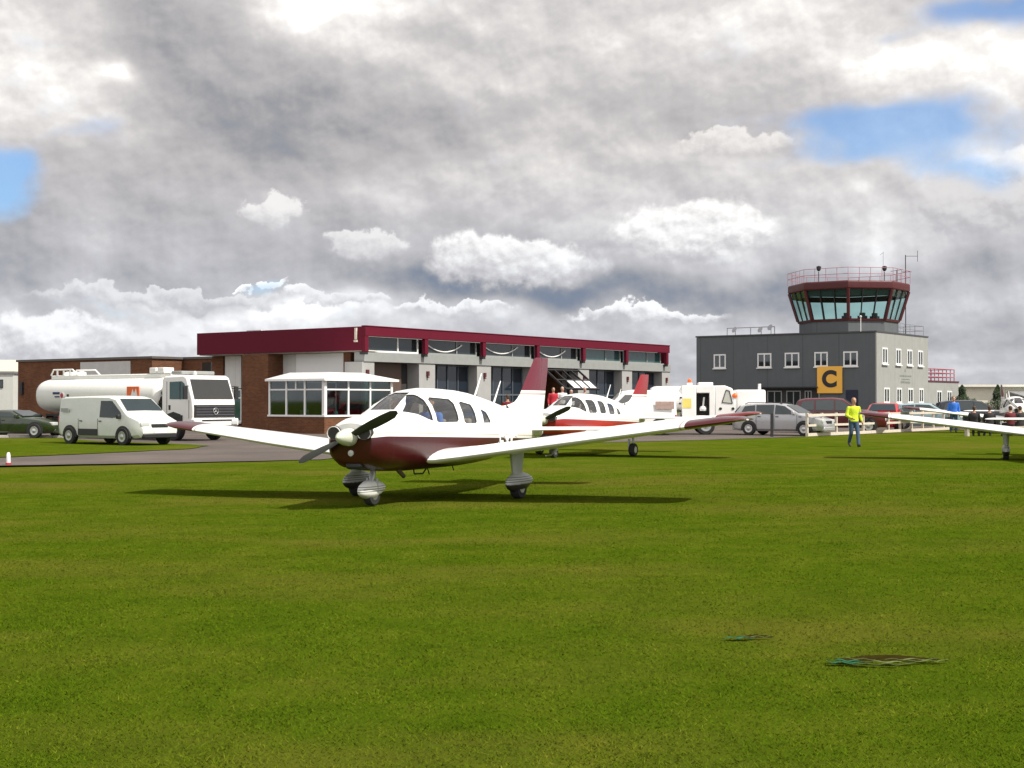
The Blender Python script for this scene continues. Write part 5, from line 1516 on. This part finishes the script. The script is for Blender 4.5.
def fuel_tanker():
    t = thing('fuel_tanker', 'long white fuel tanker lorry parked behind the white van', 'lorry', (-14.95, 56.6, .012), R(-38)); t.scale = (.94, .93, .94)
    # chassis
    mb = MB(); mb.box((-7.1, -.45, .62), (4.0, .45, .86)); mb.box((-7.2, -1.1, .55), (-7.0, 1.1, .75)); mb.build('chassis', M_dark, t)
    for x in (-5.6, -4.3, 3.0):
        for sy in (1, -1): wheel_obj(t, x, sy * 1.03, .48, .30, M_steel)
    for sy in (1, -1):
        for x in (-4.95, 3.0):
            mb = MB(); wv = 1.25 if x < 0 else .6
            pts = [(x - wv, .9), (x - wv, 1.08), (x + wv, 1.08), (x + wv, .9), (x + wv - .12, .98), (x - wv + .12, .98)]
            mb.prism(pts, lambda p: (p[0], sy * .85, p[1]), lambda p: (p[0], sy * 1.22, p[1])); mb.build('mudguard', M_dark, t)
    # tank: oval barrel with dished ends
    rings = []
    for x, f in ((-7.45, .30), (-7.40, .62), (-7.28, .84), (-7.1, .95), (-6.8, 1.0), (1.6, 1.0), (1.78, .95), (1.9, .80), (1.96, .5)):
        rings.append([(x, 1.22 * f * math.copysign(abs(math.cos(q)) ** .8, math.cos(q)), 1.93 + .80 * f * math.copysign(abs(math.sin(q)) ** .8, math.sin(q))) for q in [2 * math.pi * i / 32 for i in range(32)]])
    mb = MB(); mb.loft(rings); tk = mb.build('tank', M_tankwhite, t, smooth=True, angle=50)
    mb = MB(); mb.box((-6.7, -.62, 2.66), (1.5, .62, 2.86)); mb.build('top_walkway', M_tankwhite, tk, bevel=.04)
    mb = MB()
    for y in (-.62, .62): mb.path([(-6.7, y, 2.86), (-6.5, y, 3.12), (-5.0, y, 3.12), (-4.6, y, 2.86)], .035)
    for x in (-6.2, -5.7, -5.2): mb.tube((x, -.62, 2.86), (x, -.62, 3.12), .04); mb.lathe([(0, .22), (.14, .22), (.18, .1)], (x, 0, 2.86), (0, 0, 1), 12)
    mb.build('hatch_rails', M_frame, tk)
    mb = MB(); mb.box((.7, -.66, 2.87), (1.15, -.1, 3.12)); mb.box((1.25, -.66, 2.87), (1.7, -.1, 3.12)); mb.build('roof_boxes', M_frame, tk, bevel=.03)
    # emblem panels on the camera side (-Y)
    mb = MB(); mb.box((-.1, -1.245, 1.78), (.75, -1.225, 2.30)); e1 = mb.build('orange_emblem', M_orange, tk)
    mb = MB(); mb.prism([(.18, 1.86), (.32, 2.2), (.42, 2.0), (.56, 2.22), (.66, 1.86)], lambda p: (p[0], -1.247, p[1]), lambda p: (p[0], -1.254, p[1])); mb.build('emblem_mark', M_frame, e1)
    mb = MB(); mb.lathe([(0, .001), (0, .17), (.012, .17)], (-4.92, -1.232, 1.92), (0, -1, 0), 20); e2 = mb.build('round_emblem', M_frame, tk)
    mb = MB(); mb.lathe([(0, .001), (0, .11), (.012, .11)], (-4.92, -1.246, 1.92), (0, -1, 0), 20); mb.build('emblem_disc', M_red, e2)
    mb = MB(); mb.box((-5.65, -1.24, 1.98), (-5.12, -1.228, 2.08)); mb.box((-5.5, -1.24, 1.84), (-5.12, -1.228, 1.90)); mb.build('emblem_wing', mat('navy_print', (.02, .03, .12), .5), tk)
    mb = MB(); mb.box((-4.55, -1.24, 1.86), (-4.4, -1.228, 1.98)); mb.build('valve_plate', M_dark, tk)
    # lower equipment lockers
    mb = MB(); mb.box((-1.2, -1.15, .62), (1.6, 1.15, 1.15)); mb.build('locker', mat('grey_green_locker', (.16, .19, .16), .6), t, bevel=.03)
    mb = MB()
    for k in range(4): mb.tube((1.75 + .12 * k, -1.0, 1.5 + .18 * k), (2.05, -.9, 1.35 + .2 * k), .10, n=10)
    mb.box((1.95, -.9, .9), (2.12, .9, 2.3)); mb.build('hose_stack', M_black, t)
    # cab
    prof = [(2.2, .75), (2.2, 2.55), (2.35, 2.72), (3.65, 2.76), (3.86, 2.66), (4.22, 1.72), (4.27, 1.35), (4.25, .75)]
    mb = MB(); mb.prism(prof, lambda p: (p[0], -1.16, p[1]), lambda p: (p[0], 1.16, p[1]))
    cab = mb.build('cab', M_white, t, bevel=.07, seg=3)
    mb = MB(); P = [(3.86 + .02, 1.02, 2.58), (3.88, -1.02, 2.58), (4.215, -1.04, 1.76), (4.215, 1.04, 1.76)]
    mb.loft([[(x - .04, y, z - .02) for x, y, z in P], [(x + .025, y, z + .01) for x, y, z in P]]); mb.build('windscreen', mat('smoky_windscreen', (.035, .035, .033), .05, spec=.9), cab)
    for sy in (1, -1):
        w_ = [(2.75, 1.75), (2.75, 2.48), (3.55, 2.50), (3.72, 2.4), (3.92, 1.75)]
        mb = MB(); mb.prism(w_, lambda p: (p[0], sy * 1.12, p[1]), lambda p: (p[0], sy * 1.172, p[1])); mb.build('side_window', M_tealglass, cab)
        mb = MB(); mb.box((3.42, sy * 1.17 - .01, 1.74), (3.46, sy * 1.17 + .012, 2.5)); mb.box((2.55, sy * 1.165 - .006, .95), (2.57, sy * 1.165 + .006, 2.5)); mb.box((4.0, sy * 1.165 - .006, .95), (4.02, sy * 1.165 + .006, 1.7)); mb.build('door_gap', M_dark, cab)
        mb = MB(); mb.box((2.68, sy * 1.16 - .02, 1.3), (2.80, sy * 1.16 + .04, 1.5)); mb.build('handle', M_dark, cab, bevel=.01)
        mb = MB(); mb.tube((4.0, sy * 1.16, 2.3), (4.05, sy * 1.40, 2.3), .02); mb.box((4.0, sy * 1.38 - .1, 1.75), (4.08, sy * 1.38 + .1, 2.3)); mb.build('mirror', M_dark, cab, bevel=.02)
        mb = MB(); mb.prism([(2.3, .78), (2.55, 1.12), (3.0, 1.22), (3.45, 1.12), (3.65, .78)], lambda p: (p[0], sy * 1.13, p[1]), lambda p: (p[0], sy * 1.175, p[1])); mb.build('wheel_arch', M_dark, cab)
    mb = MB(); mb.box((4.2, -1.10, .98), (4.31, 1.10, 1.52)); gr = mb.build('grille', M_grille, cab, bevel=.03)
    mb = MB()
    for z in (1.08, 1.2, 1.32, 1.44): mb.box((4.30, -1.02, z), (4.325, 1.02, z + .03))
    mb.build('grille_bars', mat('grey_bars', (.10, .10, .11), .4), gr)
    mb = MB(); n = 22
    ringp = [(4.345, .13 * math.cos(2 * math.pi * i / n), 1.25 + .13 * math.sin(2 * math.pi * i / n)) for i in range(n + 1)]
    mb.path(ringp, .016, 6)
    for k in range(3): q = R(90 + 120 * k); mb.tube((4.345, 0, 1.25), (4.345, .13 * math.cos(q), 1.25 + .13 * math.sin(q)), .026, .008, 6)
    mb.build('round_badge', M_alu, gr)
    mb = MB(); mb.box((4.12, -1.2, .62), (4.42, 1.2, .94)); bp = mb.build('bumper', M_frame, cab, bevel=.05)
    mb = MB(); mb.box((4.41, -.8, .84), (4.44, .8, .90)); mb.build('bumper_slot', M_dark, bp)
    for sy in (1, -1): mb = MB(); mb.box((4.40, sy * .95 - .16, .68), (4.45, sy * .95 + .16, .84)); mb.build('headlight', M_lamp, bp, bevel=.02)
    mb = MB(); mb.box((2.5, -.9, 2.79), (3.2, .9, 2.95)); mb.build('light_bar', M_greyB, cab, bevel=.04)
    mb = MB(); mb.lathe([(0, .09), (.12, .085), (.17, .03)], (3.4, -.35, 2.78), (0, 0, 1), 14); mb.build('beacon', M_lamp, cab, smooth=True)
    mb = MB(); mb.box((4.05, -.26, .48), (4.2, .26, .6)); mb.build('number_plate', M_frame, cab)


fuel_tanker()


def airfield_truck():
    t = thing('refuelling_truck', 'white airfield truck with tank, open side locker and orange beacon', 'truck', (10.85, 64.4, .012), R(-3)); t.scale = (1.05, 1, .97)
    Wd = .95
    mb = MB(); mb.box((-4.9, -.45, .45), (.4, .45, .65)); mb.build('chassis', M_dark, t)
    for x in (-3.6, -1.1):
        for sy in (1, -1): wheel_obj(t, x - .6, sy * .85, .40, .26, M_steel)
    rings = []
    for x, f in ((-4.15, .55), (-4.1, .85), (-3.95, .97), (-3.8, 1), (-2.75, 1)):
        rings.append([(x, Wd * f * math.copysign(abs(math.cos(q)) ** .75, math.cos(q)), 1.72 + .62 * f * math.copysign(abs(math.sin(q)) ** .75, math.sin(q))) for q in [2 * math.pi * i / 28 for i in range(28)]])
    mb = MB(); mb.loft(rings); mb.build('tank', M_white, t, smooth=True, angle=50)
    # body with a real open locker
    mb = MB()
    mb.box((-2.75, -Wd, .62), (-2.12, Wd, 2.36)); mb.box((-2.12, -Wd, 2.0), (-1.5, Wd, 2.36)); mb.box((-2.12, -Wd, .62), (-1.5, Wd, .92)); mb.box((-2.12, -.2, .92), (-1.5, Wd, 2.0)); mb.box((-1.5, -Wd, .62), (-1.3, Wd, 2.36))
    mb.build('locker_body', M_white, t, bevel=.03)
    mb = MB(); mb.box((-2.11, -.25, .93), (-1.51, -.21, 1.99)); mb.build('locker_back', M_inside, t)
    mb = MB(); mb.lathe([(0, .14), (.1, .16), (.2, .12), (.24, .02)], (-1.8, -.75, 1.15), (0, 0, 1), 14); mb.tube((-1.8, -.75, 1.35), (-1.75, -.7, 1.8), .04); mb.build('hose_nozzle', M_frame, t)
    # cab and lower nose box
    prof = [(-1.3, .62), (-1.3, 2.36), (-.85, 2.36), (-.52, 2.22), (-.38, 1.7), (-.38, .62)]
    mb = MB(); mb.prism(prof, lambda p: (p[0], -Wd, p[1]), lambda p: (p[0], Wd, p[1])); cab = mb.build('cab', M_white, t, bevel=.05)
    mb = MB(); w_ = [(-.98, 1.55), (-.80, 2.15), (-.66, 2.1), (-.52, 1.5)]
    pts = [(p[0], -Wd - .012, p[1]) for p in w_]
    mb.path(pts + [pts[0]], .018, 6); mb.build('window_frame', M_dark, cab)
    mb = MB(); mb.prism(w_, lambda p: (p[0], -Wd - .001, p[1]), lambda p: (p[0], -Wd - .006, p[1])); mb.build('window', mat('pale_reflecting_pane', (.5, .5, .45), .1), cab)
    for x in (-1.05, -.5):
        mb = MB(); mb.lathe([(0, .07), (.02, .06)], (x, -Wd - .003, 1.25), (0, -1, 0), 14); mb.build('filler_cap', M_dark, cab)
    mb = MB(); mb.lathe([(0, .05), (.03, .12), (.06, .03)], (-.42, -Wd + .02, 1.88), (0, -1, .2), 12); mb.build('side_lamp', M_orange, cab)
    mb = MB(); mb.box((-.375, -Wd + .04, .62), (.95, Wd - .04, 2.16)); mb.build('front_box', M_white, t, bevel=.10, seg=3)
    mb = MB(); mb.tube((.72, -.5, 2.14), (.72, -.5, 2.45), .07); mb.build('vent_pipe', M_white, t)
    mb = MB(); mb.lathe([(0, .09), (.13, .085), (.2, .03)], (-2.38, -.5, 2.50), (0, 0, 1), 14); mb.build('beacon', M_orange, t, smooth=True)
    mb = MB(); mb.box((-2.5, -.62, 2.355), (-2.26, -.38, 2.50)); mb.build('beacon_box', M_white, t)
    mb = MB(); mb.box((-2.0, -.7, 2.355), (-1.35, 0, 2.52)); mb.build('roof_box', M_white, t, bevel=.04)
    mb = MB(); mb.box((-2.72, -Wd - .012, 1.28), (-2.34, -Wd - .002, 1.74)); mb.build('hazard_panel', mat('pale_yellow', (.75, .62, .16), .5), t)
    mb = MB()
    for x, z in ((-2.8, 1.78), (-2.84, 1.5)): mb.lathe([(0, .05), (.02, .045)], (x, -Wd - .003, z), (0, -1, 0), 10)
    mb.build('gauges', M_dark, t)
    # pipework at the back
    mb = MB()
    for k in range(4): mb.path([(-4.0 + .25 * k, -.8, 1.1), (-3.9 + .25 * k, -.97, .95), (-3.6 + .2 * k, -.97, .8)], .045)
    mb.box((-4.0, -.9, .62), (-2.8, .9, 1.02)); mb.build('pump_gear', mat('grey_pump', (.2, .19, .17), .5), t, bevel=.01)


airfield_truck()


def rescue_vehicle():
    """white vehicle whose sloping screen shows behind the red fin"""
    prof = [(-2.2, .8), (-2.15, 1.9), (-2.0, 2.05), (-.2, 2.08), (.3, 2.0), (1.02, 1.25), (1.8, 1.1), (2.1, .9), (2.2, .65)]
    win = [[(-.6, 1.25), (-.6, 1.85), (.18, 1.85), (.75, 1.28), (.7, 1.22)]]
    t = car('utility_vehicle', 'white utility vehicle with orange bands half hidden by the red fin', 'utility vehicle', (5.35, 63.2, .012), R(180), 4.4, 1.75, prof, 1.22, .3, (-1.4, 1.4), M_white, win, [(.98, 1.30, .36, 1.92, 'windscreen')], rw=.9, wr=.36, glass=mat('greyish_glass', (.12, .12, .12), .08, spec=.8))
    mb = MB(); mb.box((-2.05, .880, 1.2), (-1.2, .890, 1.55)); mb.build('faded_panel', mat('pinkish_panel', (.42, .30, .26), .6, var=.3, vscale=9), t)


rescue_vehicle()


# ------------------------------------------------------------------ white fence
def fence():
    t = thing('timber_fence', 'low white post and rail fence on the edge of the grass', 'fence', (13.05, 60.4, 0), 0)
    p0 = Vector((0, 0, 0)); p1 = Vector((11.2, 14.6, 0)); L = (p1 - p0).length; d = (p1 - p0) / L
    ang = math.atan2(d.y, d.x)
    n = 13
    for k in range(n):
        x = L * (k / (n - 1)) ** 1.0
        M = Matrix.Rotation(ang, 4, 'Z')
        mb = MB(); mb.box((x - .05, -.05, 0), (x + .05, .05, 1.06 + .02 * math.sin(k * 5)), M=M); mb.build('post', M_timber, t)
    M = Matrix.Rotation(ang, 4, 'Z')
    for z, h in ((.90, .11), (.45, .10), (.02, .14)):
        mb = MB(); mb.box((-.06, -.085, z), (L + .06, -.052, z + h), M=M); mb.build('rail', M_timber, t)
    # second short fence closing towards the car park
    mb = MB()


fence()


def wooden_post(x, y, h, label, m):
    mb = MB(); mb.box((-.06, -.06, 0), (.06, .06, h)); mb.box((-.07, -.07, h), (.07, .07, h + .03))
    o = mb.build('bollard', m, bevel=.01); o.location = (x, y, 0); tag(o, label, 'post')


wooden_post(11.42, 60.0, 1.02, 'dark square post in front of the silver car', M_dark)
mbm = MB(); mbm.lathe([(0, .05), (.02, .055), (.19, .05), (.24, .04), (.27, .02)], (0, 0, 0), (0, 0, 1), 14)
mk = mbm.build('marker_post', M_frame, smooth=True); mk.location = (-12.5, 33.9, 0.05)
tag(mk, 'small white marker post with a red base at the taxiway edge', 'marker')
mbm = MB(); mbm.lathe([(0, .07), (.05, .068), (.055, .03)], (0, 0, 0), (0, 0, 1), 14); b_ = mbm.build('base', M_red, mk)
b_.location = (0, 0, -.04)

# ------------------------------------------------------------------ people about the field
person((11.84, 47.3, 0), R(8), 'person in yellow hi-vis top and jeans walking over the grass', M_hivis, M_jeans, pose='walk', height=1.70, hair=mat('short_fair_hair', (.30, .19, .11), .8))
person((22.0, 68.0, 0.012), R(-10), 'person in a bright blue top behind the white fence by the annex', M_blue, M_jeans, pose='stand', height=1.80)
gp = 'spectators seated in front of the farthest aircraft'
for (x, y, rz, tp, lb) in ((20.75, 61.3, 150, M_darkcl, 'leftmost dark clothed spectator seated at the right edge'), (21.55, 61.6, 175, M_darkcl, 'second dark clothed spectator from the left at the right edge'),
                           (22.35, 61.2, 190, M_marcl, 'spectator in a maroon jacket seated at the right edge'), (23.0, 61.8, 200, M_darkcl, 'rightmost dark clothed spectator seated at the edge of the photo')):
    person((x, y, .0), R(rz), lb, tp, M_darkcl, pose='sit', height=1.78, group=gp, fingers=False)
bn = thing('bench', 'long low bench under the seated spectators at the right edge', 'bench', (21.9, 61.5, 0))
mb = MB(); mb.box((-1.6, -.22, .39), (1.6, .22, .44)); mb.build('seat', M_timber, bn)
for x in (-1.4, 1.4): mb = MB(); mb.box((x - .05, -.2, 0), (x + .05, .2, .39)); mb.build('leg', M_timber, bn)

# flat trailer carrying onlookers in front of the open bay
tr = thing('flat_trailer', 'low flat trailer behind the red aircraft carrying onlookers', 'trailer', (3.2, 68.0, .012), R(10))
mb = MB(); mb.box((-3, -1, .42), (3, 1, .52)); mb.build('deck', M_brown, tr)
for x in (-.5, .6):
    for sy in (1, -1): wheel_obj(tr, x, sy * .92, .3, .2, M_steel)
mb = MB(); mb.path([(3, 0, .47), (4.3, 0, .47)], .05); mb.build('drawbar', M_dark, tr)
gp = 'onlookers on the flat trailer'
for (x, tp, hr, h_, lb) in ((2.05, M_redcl, M_hair, 1.72, 'onlooker in a red jacket standing left of the others at the open bay'), (2.50, M_whitecl, M_greyhair, 1.75, 'onlooker in white beside the one in the red jacket'),
                            (2.95, M_whitecl, M_greyhair, 1.60, 'shorter onlooker in white at the open bay'), (3.62, M_darkcl, M_greyhair, 1.74, 'onlooker in dark clothes under the tilted door')):
    yy = 68.0 + .18 * (x - 3.2)
    person((x, yy, .535), R(10), lb, tp, M_darkcl, hair=hr, pose='stand', height=h_, group=gp, fingers=False)
person((-.2, 62.6, 0.012), R(200), 'person in dark clothes standing behind the tail of the nearest aircraft', M_marcl, M_darkcl, pose='lean', height=1.86, fingers=False)
# traffic cone like marker beside that person
cn = thing('traffic_cone', 'orange cone with a white band just left of the nearest fin', 'cone', (-.42, 61.6, 0.90))
# stands on a box so that it shows over the fuselage
mb = MB(); mb.lathe([(0, .16), (.03, .15), (.45, .035), (.46, .02)], (0, 0, .03), (0, 0, 1), 16); mb.build('cone_body', M_orange, cn, smooth=True, angle=50)
mb = MB(); mb.lathe([(0, .125), (.12, .096)], (0, 0, .12), (0, 0, 1), 16); mb.build('band', M_frame, cn)
mb = MB(); mb.box((-.2, -.2, 0), (.2, .2, .035)); mb.build('foot', M_dark, cn, bevel=.01)
bx_ = thing('tool_chest', 'dark tool chest under the orange cone behind the nearest aircraft', 'chest', (-.42, 61.6, .012))
mb = MB(); mb.box((-.35, -.3, 0), (.35, .3, .885)); mb.build('cabinet', M_brown, bx_, bevel=.02)
mb = MB()
for z in (.15, .40, .65): mb.box((-.32, -.315, z), (.32, -.30, z + .2))
mb.build('drawer_fronts', M_dark, bx_, bevel=.01)


# ------------------------------------------------------------------ scrapes in the turf with exposed netting
def scrape(cx, cy, rx, ry, label, strips, seed):
    rg = random.Random(seed)
    mb = MB(); n = 40; ring = []; inner = []
    for i in range(n):
        a = 2 * math.pi * i / n; k = 1 + .18 * math.sin(3 * a + seed) + rg.uniform(-.10, .10)
        ring.append((cx + rx * k * math.cos(a), cy + ry * k * math.sin(a), .004)); inner.append((cx + rx * .6 * k * math.cos(a), cy + ry * .6 * k * math.sin(a), .010 + rg.uniform(0, .006)))
    mb.loft([ring, inner], caps=False); mb.face(inner)
    o = mb.build('soil_patch', mat('bare_soil', (.032, .025, .006), 1.0, var=.3, vscale=14, bump=.9, bscale=60, spec=0.0), smooth=True); o['kind'] = 'structure'
    t = thing('turf_netting', label, 'netting', (cx, cy, 0), 0, 'netting showing through the turf')
    for (x0, y0, x1, y1, w, col) in strips:
        mb = MB(); K = 14; a_ = Vector((x0, y0, 0)); b_2 = Vector((x1, y1, 0)); d = (b_2 - a_).normalized(); sd_ = Vector((-d.y, d.x, 0))
        top, bot = [], []
        for i in range(K + 1):
            p = a_.lerp(b_2, i / K); zz = .024 + .005 * math.sin(i * 1.1 + x0 * 9); wv = w * 1.5 * (.35 + .65 * math.sin(math.pi * i / K)) * rg.uniform(.7, 1.1)
            q = p + sd_ * .003 * math.sin(i * .5 + y0 * 7)
            top.append([tuple(q + sd_ * wv + Vector((0, 0, zz))), tuple(q - sd_ * wv + Vector((0, 0, zz + .006))), tuple(q - sd_ * wv + Vector((0, 0, zz + .003))), tuple(q + sd_ * wv + Vector((0, 0, zz - .003)))])
        mb.loft(top); mb.build('net_strip', col, t, smooth=True)


NT1 = mat('teal_netting', (.035, .150, .085), .9, var=.3, vscale=40, spec=0.0)
NT2 = mat('pale_green_netting', (.150, .185, .075), .95, var=.4, vscale=30, spec=0.0)
scrape(2.34, 8.50, .30, .10, 'teal and pale netting strips beside the larger bare scrape', [(-.44, -.22, -.20, -.26, .022, NT1), (-.42, -.15, -.20, -.20, .020, NT1), (-.36, -.08, -.12, -.14, .016, NT2), (-.20, -.20, .10, -.24, .022, NT2), (-.06, -.13, .26, -.13, .018, NT2), (-.3, -.28, .0, -.30, .012, NT2), (.06, -.20, .32, -.17, .014, NT2)], 3)
scrape(1.66, 9.28, .11, .06, 'single pale teal netting strip beside the small bare scrape', [(-.26, -.16, -.04, -.15, .022, NT1), (-.16, -.10, .08, -.11, .014, NT2)], 9)
